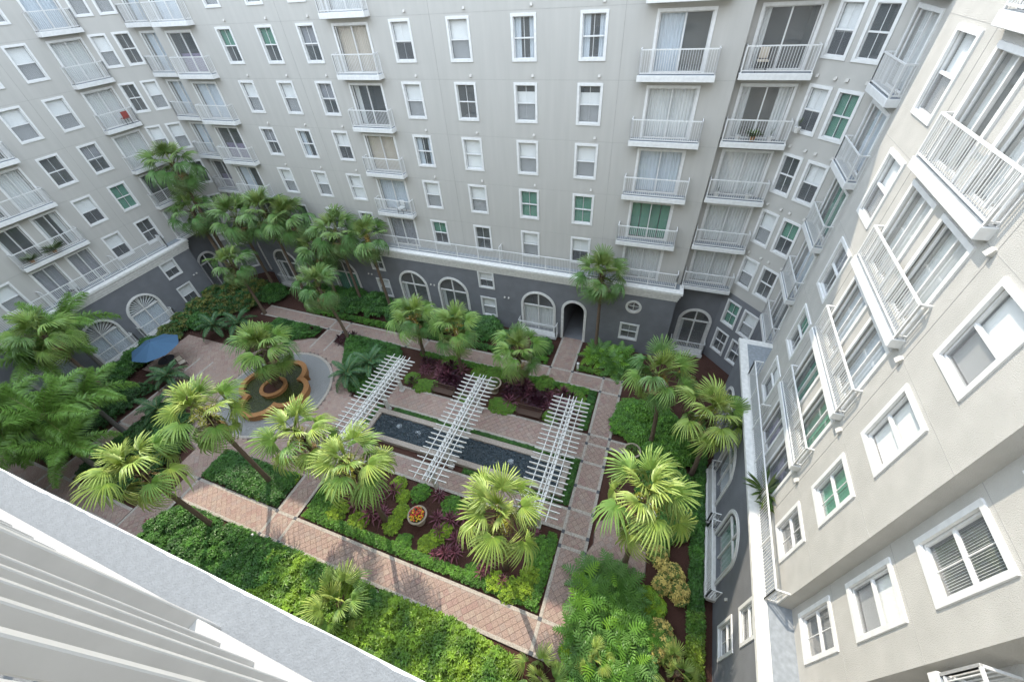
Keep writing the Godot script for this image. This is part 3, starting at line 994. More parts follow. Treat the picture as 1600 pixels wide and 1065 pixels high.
var rosettes := []
func ti_plant(at: Vector2, size: float, label: String, group: String, tone := 0) -> void:
	if rosettes.is_empty():
		for v in 3:
			var r := RandomNumberGenerator.new()
			r.seed = 900 + v
			var b := MB.new()
			for i in 34:
				var age := i / 33.0
				var a := i * 2.4
				var el := deg_to_rad(lerpf(82.0, -5.0, age))
				var d := Vector3(cos(a) * cos(el), sin(el), sin(a) * cos(el))
				var l := lerpf(0.38, 0.62, age) * r.randf_range(0.85, 1.1)
				var s := Vector3(-sin(a), 0, cos(a)) * 0.032
				var p0 := UP * lerpf(0.5, 0.12, age)
				var p1 := p0 + d * l * 0.55
				var p2 := p0 + d * l - UP * l * lerpf(0.05, 0.32, age)
				var k := r.randf_range(0.6, 1.5)
				b.col = [Color(0.05 * k, 0.016 * k, 0.026 * k), Color(0.165 * k, 0.06 * k, 0.08 * k), Color(0.20 * k, 0.012 * k, 0.06 * k)][v]
				b.tri(p0, p1 - s, p1 + UP * -0.012); b.tri(p0, p1 + UP * -0.012, p1 + s)
				b.tri(p1 - s, p2, p1 + UP * -0.012); b.tri(p1 + UP * -0.012, p2, p1 + s)
			rosettes.append(b.mesh(M.leaf_dark))
	var o := thing("ti_plant", Vector3(at.x, 0, at.y), label, "plant", group, at.x * 7.0)
	var st := MB.new()
	st.tube([Vector3.ZERO, UP * 0.45 * size], [0.025, 0.018], 5)
	part(st.mesh(M.trunk), "stem", o)
	part(rosettes[tone], "leaf_rosette", o, Transform3D(Basis().scaled(Vector3.ONE * size)))

var lobed: ArrayMesh
func lobed_leaf() -> ArrayMesh:   # a cut philodendron leaf on its stalk, along +z
	if lobed: return lobed
	var b := MB.new()
	b.col = Color(0.5, 0.75, 0.4)
	b.tube([Vector3.ZERO, Vector3(0, 0.22, 0.22), Vector3(0, 0.34, 0.46)], [0.012, 0.01, 0.007], 4, false)
	var c0 := Vector3(0, 0.34, 0.46)
	var spine := func(t: float) -> Vector3: return c0 + Vector3(0, 0.04 * t - 0.16 * t * t, 0.52 * t)
	for i in 7:
		var t := i / 6.0
		var p: Vector3 = spine.call(t)
		var l := 0.38 * (1.0 - 0.62 * t) + 0.03
		var ang := lerpf(-0.45, 1.2, t)
		for s in [-1.0, 1.0]:
			var d := Vector3(s * cos(ang), -0.05, sin(ang))
			var wv := Vector3(-s * sin(ang), 0, cos(ang)) * 0.030
			var e := p + d * l - UP * 0.06
			var m := p + d * l * 0.55 + UP * 0.02
			b.col = Color(1, 1, 1) * (0.9 + 0.02 * i)
			b.quad(p - Vector3(0, 0, 0.034), m - wv, m + wv, p + Vector3(0, 0, 0.034))
			b.tri(m - wv, e, m + wv)
	lobed = b.mesh(M.leaf)
	return lobed

func philodendron(at: Vector2, n: int, size: float, ca: Color, cb: Color, label: String, group: String) -> void:
	var r := RandomNumberGenerator.new()
	r.seed = int(at.x * 911) ^ int(at.y * 5171)
	var o := thing("philodendron", Vector3(at.x, 0, at.y), label, "plant", group)
	var tone := r.randi() % phil_mats.size()
	for i in n:
		var age := float(i) / n
		var bs := Basis(UP, i * 2.4 + r.randf_range(-0.3, 0.3)) * Basis(Vector3(1, 0, 0), deg_to_rad(lerpf(-42.0, 14.0, age)))
		var x := part(lobed_leaf(), "leaf", o, Transform3D(bs.scaled(Vector3.ONE * size * r.randf_range(0.8, 1.15)), UP * (0.25 * (1.0 - age) + 0.1)))
		x.material_override = phil_mats[tone if r.randf() < 0.75 else r.randi() % phil_mats.size()]
var phil_mats := []

# ---------------------------------------------------------------- paving
func slab_path(called: String, poly: PackedVector2Array, y: float) -> Node3D:
	var b := MB.new()
	b.poly_prism(poly.duplicate(), -0.05, y)
	var o := part(b.mesh(M.paver_joint), called, self)
	struct(o)
	return o

var full_paver := {}
func pave(path: Node3D, clip: PackedVector2Array, size: float, y: float, limit: int, seed_: int, keep = null) -> void:
	var r := RandomNumberGenerator.new()
	r.seed = seed_
	var lo := clip[0]; var hi := clip[0]
	for p in clip:
		lo = lo.min(p); hi = hi.max(p)
	var c0 := (lo + hi) / 2
	var n := int((hi - lo).length() / size) + 2
	var e1 := Vector2(1, 1).normalized(); var e2 := Vector2(-1, 1).normalized()
	var cells := []
	for i in range(-n, n):
		for j in range(-n, n):
			var c := c0 + (e1 * (i + 0.5) + e2 * (j + 0.5)) * size
			if c.x < lo.x - size or c.x > hi.x + size or c.y < lo.y - size or c.y > hi.y + size: continue
			if keep != null and not keep.call(c): continue
			var g := size / 2 - 0.0045
			var sq := PackedVector2Array([c - e1 * g - e2 * g, c + e1 * g - e2 * g, c + e1 * g + e2 * g, c - e1 * g + e2 * g])
			var got := Geometry2D.intersect_polygons(sq, clip)
			if got.is_empty() or got[0].size() < 3: continue
			var area := 0.0
			for k in got[0].size(): area += got[0][k].cross(got[0][(k + 1) % got[0].size()])
			if absf(area) / 2 < size * size * 0.03: continue
			cells.append([c.length(), c, got[0], absf(area) / 2 > (2 * g) * (2 * g) * 0.995])
	cells.sort_custom(func(a, b): return a[0] < b[0])
	var rest := MB.new()
	for k in cells.size():
		var tone := r.randi() % 6
		if r.randf() < 0.35: tone = 0
		var dy := r.randf_range(-0.003, 0.003)
		if k < limit:
			var c: Vector2 = cells[k][1]
			var m: ArrayMesh
			if cells[k][3]:
				var key := "%.3f" % size
				if not full_paver.has(key):
					var b := MB.new()
					var g := size / 2 - 0.0045
					b.poly_prism(PackedVector2Array([-e1 * g - e2 * g, e1 * g - e2 * g, e1 * g + e2 * g, -e1 * g + e2 * g]), -0.03, 0.0, 0.007)
					full_paver[key] = b.mesh()
				m = full_paver[key]
			else:
				var b := MB.new()
				var P := PackedVector2Array()
				for q in cells[k][2]: P.append(q - c)
				b.poly_prism(P, -0.03, 0.0)
				m = b.mesh()
			var o := part(m, "paver", path, Transform3D(Basis(), Vector3(c.x, y + dy, c.y)))
			o.material_override = M["paver%d" % tone]
		else:
			rest.col = M["paver%d" % tone].albedo_color.srgb_to_linear()
			rest.poly_prism(cells[k][2], y - 0.03, y + dy)
	if not rest.v.is_empty(): part(rest.mesh(M.paver_mixed), "paver_field", path, Transform3D(), "stuff")

func strip(path: Node3D, x0: float, x1: float, z0: float, z1: float, y := 0.088, called := "border_strip", m: Material = null) -> void:
	var b := MB.new()
	b.cbox(Vector3(x0, -0.02, z0), Vector3(x1, y, z1), 0.008)
	part(b.mesh(m if m else M.band), called, path)

# a straight path with pale bands along its sides and across it at the given stations, a dark stone where bands meet
func make_path(x0: float, x1: float, z0: float, z1: float, along_x: bool, stations: Array, limit: int, seed_: int, size := 0.285) -> void:
	var o := slab_path("path", rect(x0, x1, z0, z1), 0.05)
	var w := 0.17
	var st := stations.duplicate()
	st.sort()
	if along_x:
		pave(o, rect(x0, x1, z0 + w, z1 - w), size, 0.078, limit, seed_, func(c): return _clear(c.x, st))
		for z in [[z0, z0 + w], [z1 - w, z1]]:
			var u := x0
			for s in st:
				if s - 0.1 > u: strip(o, u, s - 0.1, z[0], z[1])
				strip(o, s - 0.096, s + 0.096, z[0], z[1], 0.091, "corner_stone", M.slate)
				u = s + 0.1
			if x1 > u: strip(o, u, x1, z[0], z[1])
		for s in st: strip(o, s - 0.09, s + 0.09, z0 + w + 0.004, z1 - w - 0.004)
	else:
		pave(o, rect(x0 + w, x1 - w, z0, z1), size, 0.078, limit, seed_, func(c): return _clear(c.y, st))
		for x in [[x0, x0 + w], [x1 - w, x1]]:
			var u := z0
			for s in st:
				if s - 0.1 > u: strip(o, x[0], x[1], u, s - 0.1)
				strip(o, x[0], x[1], s - 0.096, s + 0.096, 0.091, "corner_stone", M.slate)
				u = s + 0.1
			if z1 > u: strip(o, x[0], x[1], u, z1)
		for s in st: strip(o, x0 + w + 0.004, x1 - w - 0.004, s - 0.09, s + 0.09)

func _clear(v: float, st: Array) -> bool:
	return true

func circle(c: Vector2, r: float, n := 48) -> PackedVector2Array:
	var P := PackedVector2Array()
	for i in n: P.append(c + Vector2(cos(TAU * i / n), sin(TAU * i / n)) * r)
	return P

func build_ground() -> void:
	var b := MB.new()
	b.quad(Vector3(-160, -0.002, 120), Vector3(160, -0.002, 120), Vector3(160, -0.002, -160), Vector3(-160, -0.002, -160))
	struct(part(b.mesh(M.soil), "ground", self))
	# the walks
	make_path(-25.6, 0.4, -4.78, -3.22, true, [-24.62, -18.1, -16.73, -1.77], 300, 1, 0.285)
	make_path(-1.84, -0.32, -20.9, -4.784, false, [-20.7, -19.35, -15.58, -14.85, -13.5, -11.82, -10.36, -9.0, -8.23], 300, 2, 0.285)
	make_path(-18.18, -16.65, -9.0, -4.784, false, [], 120, 3, 0.285)
	make_path(-20.9, -1.844, -10.36, -9.004, true, [-16.73], 200, 4, 0.285)
	make_path(-16.5, -1.844, -15.55, -13.56, true, [], 200, 5, 0.285)
	make_path(-34.2, -1.844, -20.75, -19.33, true, [-26.2, -24.65, -18.1, -16.6, -5.84, -4.12], 60, 6, 0.285)
	make_path(-5.86, -4.1, -24.3, -20.754, false, [], 60, 7, 0.285)
	make_path(-26.25, -24.62, -19.326, -16.9, false, [], 0, 8, 0.285)
	make_path(-34.7, -33.0, -13.0, -1.9, false, [-6.1, -4.4], 60, 9, 0.285)
	make_path(-41.0, -26.9, -1.896, -0.7, true, [-35.1, -33.9], 40, 10, 0.285)
	make_path(-26.85, -24.64, -3.216, -0.5, false, [], 60, 11, 0.285)
	make_path(-0.316, 2.2, -15.6, -14.8, true, [], 40, 12, 0.285)
	# plaza round the fountain
	var c := Vector2(-25.3, -12.1)
	var o := slab_path("plaza", circle(c, 6.1), 0.046)
	pave(o, circle(c, 6.0), 0.285, 0.074, 60, 20, func(p): return p.distance_to(c) > 4.3)
	var d := slab_path("plaza_apron", circle(c, 4.05), 0.07)
	d.material_override = M.cobble
	b = MB.new()
	for i in 48:
		var a0 := TAU * i / 48; var a1 := TAU * (i + 1) / 48
		var p := Vector3(cos(a0), 0, sin(a0)); var q := Vector3(cos(a1), 0, sin(a1))
		var C := Vector3(c.x, 0.095, c.y)
		b.quad(C + p * 4.25, C + p * 4.05, C + q * 4.05, C + q * 4.25)
		b.quad(C + p * 4.25 - UP * 0.06, C + p * 4.25, C + q * 4.25, C + q * 4.25 - UP * 0.06)
		b.quad(C + p * 4.05, C + p * 4.05 - UP * 0.06, C + q * 4.05 - UP * 0.06, C + q * 4.05)
	part(b.mesh(M.band), "ring_band", o)
	o = slab_path("plaza", rect(-20.9, -16.9, -13.4, -10.364), 0.05)
	pave(o, rect(-20.9, -16.9, -13.4, -10.364), 0.285, 0.078, 60, 21)
	o = slab_path("plaza", rect(-23.6, -18.2, -8.996, -7.0), 0.042)
	pave(o, rect(-23.6, -18.2, -8.996, -7.0), 0.285, 0.07, 60, 22)
	o = slab_path("plaza", rect(-26.9, -24.66, -8.8, -4.79), 0.038)
	pave(o, rect(-26.9, -24.66, -8.8, -4.79), 0.285, 0.066, 60, 25)
	o = slab_path("plaza", rect(-38.5, -31.2, -15.0, -10.5), 0.04)
	pave(o, rect(-38.5, -31.2, -15.0, -10.5), 0.285, 0.068, 0, 23)
	o = slab_path("plaza", blob(Vector2(1.2, -8.9), 1.5, 1.9, 3, 20), 0.05)
	pave(o, blob(Vector2(1.2, -8.9), 1.45, 1.85, 3, 20), 0.285, 0.078, 60, 24)

func build_pool() -> void:
	var o := thing("reflecting_pool", Vector3(-9.4, 0, -12.0), "long dark fountain pool with pale stone rim crossed by the white pergolas", "fountain pool")
	var x0 := -16.35 + 9.4; var x1 := -2.35 + 9.4; var z0 := -1.12; var z1 := 1.22; var w := 0.36
	for s in [[x0, x1, z0, z0 + w], [x0, x1, z1 - w, z1], [x0, x0 + w, z0 + w + 0.003, z1 - w - 0.003], [x1 - w, x1, z0 + w + 0.003, z1 - w - 0.003]]:
		var b := MB.new()
		b.cbox(Vector3(s[0], 0.0, s[2]), Vector3(s[1], 0.34, s[3]), 0.02)
		part(b.mesh(M.coping), "rim", o)
	var b := MB.new()
	b.quad(Vector3(x0 + w, -0.0, z1 - w), Vector3(x1 - w, 0.0, z1 - w), Vector3(x1 - w, 0.0, z0 + w), Vector3(x0 + w, 0.0, z0 + w))
	part(b.mesh(M.pool_tile), "basin_floor", o)
	b = MB.new()   # the rippled surface, raised where the jets well up
	var jets := [[-14.2, -12.15], [-12.66, -12.05], [-9.46, -11.98], [-5.93, -12.0]]
	var r := RandomNumberGenerator.new()
	r.seed = 4
	var nz := FastNoiseLite.new()
	nz.frequency = 0.9; nz.seed = 8
	var H := func(x: float, z: float) -> float:
		var h := 0.2 + 0.12 * nz.get_noise_2d(x * 2.6, z * 2.6)
		for j in jets:
			var q := Vector2(x - (j[0] + 9.4), z - (j[1] + 12.0)).length()
			h += 0.05 * exp(-q * q * 26.0) + 0.009 * cos(q * 24.0) * exp(-q * 1.1)
		return h
	var NX := 200; var NZ := 28
	for i in NX:
		for k in NZ:
			var xa := lerpf(x0 + w, x1 - w, float(i) / NX); var xb := lerpf(x0 + w, x1 - w, float(i + 1) / NX)
			var za := lerpf(z0 + w, z1 - w, float(k) / NZ); var zb := lerpf(z0 + w, z1 - w, float(k + 1) / NZ)
			b.quad(Vector3(xa, H.call(xa, zb), zb), Vector3(xb, H.call(xb, zb), zb), Vector3(xb, H.call(xb, za), za), Vector3(xa, H.call(xa, za), za))
	part(b.mesh(M.pool_water), "water", o)
	for j in jets:
		b = MB.new()
		for i in 170:
			var a := r.randf() * TAU
			var q := pow(r.randf(), 0.8) * 0.2
			var p := Vector3(j[0] + 9.4 + cos(a) * q, 0.235 + r.randf() * maxf(0.0, 0.13 - q * 0.75), j[1] + 12.0 + sin(a) * q)
			var s := r.randf_range(0.006, 0.014)
			b.cbox(p - Vector3.ONE * s, p + Vector3.ONE * s, s * 0.55)
		part(b.mesh(M.foam), "bubbling_jet", o)

func quatrefoil(c: Vector2, d: float, r: float, n := 14) -> PackedVector2Array:
	var P := PackedVector2Array()
	var t := (d + sqrt(2 * r * r - d * d)) / 2.0   # the lobes meet on the diagonals
	for k in 4:
		var a := TAU * k / 4
		var half := atan2(t, t - d)
		for i in n:
			var q := a + lerpf(-half, half, float(i) / (n - 1))
			P.append(c + Vector2(cos(a), sin(a)) * d + Vector2(cos(q), sin(q)) * r)
		var cusp := Vector2(cos(a + PI / 4), sin(a + PI / 4)) * (t * sqrt(2.0) + r * 0.28)
		P.append(c + cusp)
	return P

func build_fountain() -> void:
	var c := Vector2(-25.25, -12.1)
	var o := thing("fountain", Vector3(c.x, 0.07, c.y), "terracotta quatrefoil fountain basin with green water around a palm", "fountain")
	var out := quatrefoil(Vector2.ZERO, 1.35, 1.5)
	var inn := quatrefoil(Vector2.ZERO, 1.35, 1.18)
	var b := MB.new()
	for i in out.size():
		var j := (i + 1) % out.size()
		var p := out[i]; var q := out[j]; var s := inn[i]; var t := inn[j]
		var f := func(v: Vector2, y: float) -> Vector3: return Vector3(v.x, y, v.y)
		b.quad(f.call(q, 0.0), f.call(p, 0.0), f.call(p, 0.44), f.call(q, 0.44))
		var p2 := p * 1.02; var q2 := q * 1.02
		b.quad(f.call(q, 0.42), f.call(p, 0.42), f.call(p2, 0.45), f.call(q2, 0.45))
		b.quad(f.call(q2, 0.45), f.call(p2, 0.45), f.call(p2, 0.53), f.call(q2, 0.53))
		b.quad(f.call(q2, 0.53), f.call(p2, 0.53), f.call(s, 0.55), f.call(t, 0.55))
		b.quad(f.call(s, 0.55), f.call(s, 0.0), f.call(t, 0.0), f.call(t, 0.55))
	part(b.mesh(M.terracotta), "curb", o)
	b = MB.new()
	b.poly_prism(quatrefoil(Vector2.ZERO, 1.35, 1.2), 0.25, 0.30)
	part(b.mesh(M.pond_water), "water", o)
	b = MB.new()
	b.lathe([[0.95, 0.0], [0.95, 0.5], [1.0, 0.53], [1.0, 0.6], [0.97, 0.62], [0.72, 0.62], [0.72, 0.45]], 28)
	part(b.mesh(M.terracotta), "planter_ring", o)
	b = MB.new()
	b.lathe([[0.74, 0.5], [0.4, 0.55], [0.001, 0.56]], 20)
	part(b.mesh(M.soil), "planter_soil", o)

func pergola(cx: float, label: String) -> void:
	var z0 := -16.15; var z1 := -8.35; var y := 2.42
	var o := thing("pergola", Vector3(cx, 0, (z0 + z1) / 2), label, "pergola", "white pergolas across the pool")
	var zc := (z0 + z1) / 2
	for z in [-15.12, -13.28, -10.62, -8.85]:
		var b := MB.new()
		b.cbox(Vector3(-0.11, 0, z - zc - 0.11), Vector3(0.11, y - 0.2, z - zc + 0.11), 0.015)
		b.cbox(Vector3(-0.16, 0, z - zc - 0.16), Vector3(0.16, 0.2, z - zc + 0.16), 0.015)
		b.cbox(Vector3(-0.15, y - 0.32, z - zc - 0.15), Vector3(0.15, y - 0.2, z - zc + 0.15), 0.015)
		part(b.mesh(M.cream_paint), "post", o)
	for s in [-1.0, 1.0]:
		var b := MB.new()
		b.cbox(Vector3(s * 0.17 - 0.045, y - 0.2, z0 - zc), Vector3(s * 0.17 + 0.045, y + 0.02, z1 - zc), 0.01)
		part(b.mesh(M.cream_paint), "beam", o)
	var n := 24
	for i in n:
		var z := lerpf(z0 + 0.12, z1 - 0.12, float(i) / (n - 1)) - zc
		var b := MB.new()
		# a rafter with its ends cut to a curve on the underside
		var L := 1.19
		var P := [[-L, 0.15], [-L, 0.09], [-L + 0.10, 0.05], [-L + 0.2, 0.03], [-L + 0.26, 0.0], [L - 0.26, 0.0], [L - 0.2, 0.03], [L - 0.10, 0.05], [L, 0.09], [L, 0.15]]
		for k in P.size():
			var p = P[k]; var q = P[(k + 1) % P.size()]
			b.quad(Vector3(p[0], y + 0.022 + p[1], z - 0.02), Vector3(q[0], y + 0.022 + q[1], z - 0.02), Vector3(q[0], y + 0.022 + q[1], z + 0.02), Vector3(p[0], y + 0.022 + p[1], z + 0.02))
		for s in [-1.0, 1.0]:
			for k in range(1, 5):
				var a = P[k - 1]; var d = P[k]; var e = P[9 - k]; var g = P[10 - k]
				b.quad(Vector3(a[0], y + 0.022 + a[1], z + s * 0.02), Vector3(d[0], y + 0.022 + d[1], z + s * 0.02), Vector3(e[0], y + 0.022 + e[1], z + s * 0.02), Vector3(g[0], y + 0.022 + g[1], z + s * 0.02))
		part(b.mesh(M.cream_paint), "rafter", o)
	for x in [-0.66, -0.16, 0.08, 0.26, 0.64]:
		var b := MB.new()
		b.cbox(Vector3(x - 0.022, y + 0.175, z0 - zc - 0.18), Vector3(x + 0.022, y + 0.215, z1 - zc + 0.18), 0.006)
		part(b.mesh(M.cream_paint), "lath", o)

func urn(at: Vector2, s: float, label: String, flowers: int) -> void:
	var o := thing("flower_urn", Vector3(at.x, 0.0, at.y), label, "planter")
	var b := MB.new()
	b.lathe([[0.0, 0.0], [0.30, 0.0], [0.30, 0.06], [0.26, 0.09], [0.24, 0.14], [0.30, 0.30], [0.40, 0.55], [0.46, 0.72], [0.47, 0.76], [0.54, 0.78], [0.56, 0.82], [0.55, 0.86], [0.46, 0.87], [0.44, 0.84], [0.44, 0.7]], 32)
	b.xf = Transform3D()
	part(b.mesh(M.urn_clay), "bowl", o, Transform3D(Basis().scaled(Vector3.ONE * s), Vector3.ZERO))
	b = MB.new()
	b.lathe([[0.45, 0.76], [0.001, 0.8]], 20)
	part(b.mesh(M.soil), "soil", o, Transform3D(Basis().scaled(Vector3.ONE * s), Vector3.ZERO))
	var r := RandomNumberGenerator.new()
	r.seed = int(at.x * 100)
	b = MB.new()
	for i in 340:
		var a := r.randf() * TAU
		var q := sqrt(r.randf()) * 0.42
		var p := Vector3(cos(a) * q, 0.82 + 0.16 * (1 - q / 0.42) + r.randf() * 0.1, sin(a) * q) * s
		var d := Vector3(r.randf_range(-1, 1), r.randf_range(-0.3, 0.6), r.randf_range(-1, 1)).normalized() * 0.06
		var e := d.cross(UP).normalized() * 0.025
		b.col = pick(r, Color(0.04, 0.10, 0.02), Color(0.10, 0.16, 0.03))
		b.quad(p - d * 0.2, p + d * 0.4 - e, p + d, p + d * 0.4 + e)
	part(b.mesh(M.leaf), "leaves", o)
	if flowers:
		for tone in 2:
			b = MB.new()
			for i in flowers:
				var a := r.randf() * TAU
				var q := sqrt(r.randf()) * 0.42
				var p := Vector3(cos(a) * q, 0.93 + 0.14 * (1 - q / 0.42) + r.randf() * 0.05, sin(a) * q) * s
				b.col = Color(0.62, 0.36, 0.01) if tone else Color(0.55, 0.03, 0.03)
				for k in 5:
					var t := TAU * k / 5
					b.quad(p, p + Vector3(cos(t - 0.5), 0.25, sin(t - 0.5)) * 0.038, p + Vector3(cos(t), 0.2, sin(t)) * 0.055, p + Vector3(cos(t + 0.5), 0.25, sin(t + 0.5)) * 0.038)
			part(b.mesh(M.leaf), "yellow_flowers" if tone else "red_flowers", o)

func bench(at: Vector2, label: String) -> void:
	var o := thing("park_bench", Vector3(at.x, 0.08, at.y), label, "bench")
	var w := 0.85
	for s in [-1.0, 1.0]:
		var b := MB.new()
		b.cbox(Vector3(s * w - 0.03, 0, 0.18), Vector3(s * w + 0.03, 0.62, 0.24), 0.008)
		part(b.mesh(M.bench_wood), "leg", o)
		b = MB.new()
		b.cbox(Vector3(s * w - 0.03, 0, -0.26), Vector3(s * w + 0.03, 0.9, -0.2), 0.008)
		part(b.mesh(M.bench_wood), "leg", o)
		b = MB.new()
		b.cbox(Vector3(s * w - 0.035, 0.62, -0.2), Vector3(s * w + 0.035, 0.66, 0.28), 0.008)
		part(b.mesh(M.bench_wood), "armrest", o)
	for i in 5:
		var b := MB.new()
		var z := -0.17 + i * 0.095
		b.cbox(Vector3(-w - 0.02, 0.42, z - 0.04), Vector3(w + 0.02, 0.45, z + 0.04), 0.006)
		part(b.mesh(M.bench_wood), "seat_slat", o)
	for yy in [0.55, 0.84]:
		var b := MB.new()
		b.cbox(Vector3(-w + 0.03, yy, -0.25), Vector3(w - 0.03, yy + 0.06, -0.21), 0.006)
		part(b.mesh(M.bench_wood), "back_rail", o)
	for i in 15:
		var b := MB.new()
		var x := lerpf(-w + 0.12, w - 0.12, i / 14.0)
		b.cbox(Vector3(x - 0.025, 0.612, -0.24), Vector3(x + 0.025, 0.838, -0.22), 0.004)
		part(b.mesh(M.bench_wood), "back_slat", o)

func path_light(at: Vector2, label: String, h: float, tilt := 0.0) -> void:
	var o := thing("path_light", Vector3(at.x, 0, at.y), label, "garden light")
	o.rotation.z = tilt
	var b := MB.new()
	b.lathe([[0.0, 0.0], [0.085, 0.0], [0.085, h * 0.72], [0.07, h * 0.74]], 16)
	part(b.mesh(M.white_paint), "post", o)
	b = MB.new()
	b.lathe([[0.065, h * 0.74], [0.065, h * 0.88]], 16)
	part(b.mesh(M.curtain_grey), "lens", o)
	b = MB.new()
	b.lathe([[0.11, h * 0.88], [0.11, h * 0.92], [0.04, h], [0.0, h]], 16)
	part(b.mesh(M.white_paint), "cap", o)

func build_umbrella() -> void:
	var at := Vector3(-36.3, 0.07, -11.6)
	var o := thing("patio_umbrella", at, "open blue octagonal patio umbrella by the left wall hedge", "umbrella")
	var R := 1.75
	for i in 8:
		var a0 := TAU * i / 8 + 0.2; var a1 := TAU * (i + 1) / 8 + 0.2
		var b := MB.new()
		var P := func(a: float, t: float) -> Vector3: return Vector3(cos(a) * R * t, 2.75 - 0.55 * t - 0.10 * t * t, sin(a) * R * t)
		var N := 6
		for k in N:
			var t0 := float(k) / N; var t1 := float(k + 1) / N
			var am := (a0 + a1) / 2
			var sag := 0.03
			var p0: Vector3 = P.call(a0, t0); var p1: Vector3 = P.call(a0, t1); var q0: Vector3 = P.call(a1, t0); var q1: Vector3 = P.call(a1, t1)
			var m0 := (p0 + q0) / 2 - UP * sag * t0; var m1 := (p1 + q1) / 2 - UP * sag * t1
			b.quad(p0, m0, m1, p1)
			b.quad(m0, q0, q1, m1)
		part(b.mesh(M.umbrella), "canopy_panel", o)
		b = MB.new()
		b.tube([Vector3(0, 2.68, 0), P.call(a0, 0.97) - UP * 0.03], [0.012, 0.01], 5)
		part(b.mesh(M.white_paint), "rib", o)
	var b := MB.new()
	b.tube([Vector3.ZERO, Vector3(0, 2.85, 0)], [0.025, 0.02], 10)
	part(b.mesh(M.bench_wood), "pole", o)
	b = MB.new()
	b.lathe([[0.0, 0.0], [0.28, 0.0], [0.28, 0.06], [0.06, 0.1], [0.05, 0.3], [0.0, 0.3]], 20)
	part(b.mesh(M.dark_metal), "base", o)
	var t := thing("patio_table", at + Vector3(0, 0, 0.0), "round dark patio table under the blue umbrella", "table")
	b = MB.new()
	b.lathe([[0.05, 0.70], [0.6, 0.70], [0.61, 0.715], [0.6, 0.73], [0.05, 0.73]], 28)
	part(b.mesh(M.dark_metal), "tabletop", t)
	for i in 4:
		b = MB.new()
		var a := i * PI / 2 + 0.4
		b.tube([Vector3(cos(a) * 0.5, 0, sin(a) * 0.5), Vector3(cos(a) * 0.3, 0.7, sin(a) * 0.3)], [0.016, 0.016], 6)
		part(b.mesh(M.dark_metal), "leg", t)
	for k in 2: chair(at + Vector3([1.15, 0.35][k], 0, [-0.35, 1.1][k]), ["patio chair on the fountain side of the umbrella table", "patio chair on the near side of the umbrella table"][k], [-PI / 2 - 0.3, PI + 0.3 + PI][k], M.curtain_tan)

func chair(at: Vector3, label: String, turn: float, m: Material) -> void:
	var q := thing("patio_chair", at, label, "chair", "", turn)
	var b := MB.new(); b.cbox(Vector3(-0.24, 0.42, -0.24), Vector3(0.24, 0.46, 0.24), 0.012); part(b.mesh(m), "seat", q)
	b = MB.new(); b.cbox(Vector3(-0.24, 0.5, 0.22), Vector3(0.24, 0.92, 0.26), 0.012); part(b.mesh(m), "backrest", q)
	for s in [[-1, -1], [1, -1], [-1, 1], [1, 1]]:
		b = MB.new(); b.cbox(Vector3(s[0] * 0.22 - 0.015, 0, s[1] * 0.22 - 0.015), Vector3(s[0] * 0.22 + 0.015, 0.42 if s[1] < 0 else 0.9, s[1] * 0.22 + 0.015), 0.004); part(b.mesh(M.dark_metal), "leg", q)

# ---------------------------------------------------------------- the four wings
const FL := [21.58, 18.53, 15.48, 12.43, 9.38, 6.33]   # floors from the camera's own down to the terrace
const TOP := 29.0

func column(u: float, kinds: String, w := 1.4, with_vents := true) -> Array:
	var a := []
	for i in kinds.length():
		a.append(win(u, FL[i] + 0.53, kinds[i], w))
		if with_vents and i > 0 and i < 5: a.append(vent(u + 0.45, FL[i] + 2.86))
	a.append(win(u, 24.63 + 0.53, "B", w))
	return a

func door_column(u: float, kinds: String, w := 2.6) -> Array:
	var a := []
	for i in kinds.length(): a.append(door(u, FL[i] + 0.012, kinds[i], w))
	return a

func balconies(bld: Node3D, xf: Transform3D, u: float, rows: Array, w: float, d: float) -> void:
	for i in rows: use(balcony_proto(w, d), "balcony", bld, xf * Transform3D(Basis(), Vector3(u, FL[i], 0)))

func terrace_rail(bld: Node3D, pts: Array, y: float, dividers := []) -> void:
	var r := MB.new(); var p := MB.new()
	var sides := []
	for i in pts.size() - 1:
		sides.append([Vector3(pts[i].x, y, pts[i].y) - bld.position, Vector3(pts[i + 1].x, y, pts[i + 1].y) - bld.position])
	rail_into(sides, r, p, 1.85)
	part(r.mesh(M.rail_paint), "terrace_railing", bld)
	part(p.mesh(M.rail_paint), "picket_row", bld, Transform3D(), "stuff")
	for d in dividers:
		r = MB.new(); p = MB.new()
		rail_into([[Vector3(d[0].x, y, d[0].y) - bld.position, Vector3(d[1].x, y, d[1].y) - bld.position]], r, p, 0.0, 1.3)
		part(r.mesh(M.rail_paint), "terrace_divider", bld)
		part(p.mesh(M.rail_paint), "picket_row", bld, Transform3D(), "stuff")

func roof(bld: Node3D, poly: Array) -> void:
	var b := MB.new()
	b.xf = Transform3D(Basis(), -bld.position)
	b.poly_prism(PackedVector2Array(poly), TOP, TOP + 0.35)
	part(b.mesh(M.cream_paint), "roof", bld)

func floor_sheet(bld: Node3D, poly: Array, y: float, m: Material) -> void:
	var b := MB.new()
	b.xf = Transform3D(Basis(), -bld.position)
	b.poly_prism(PackedVector2Array(poly), y - 0.3, y)
	part(b.mesh(m), "terrace_floor", bld)

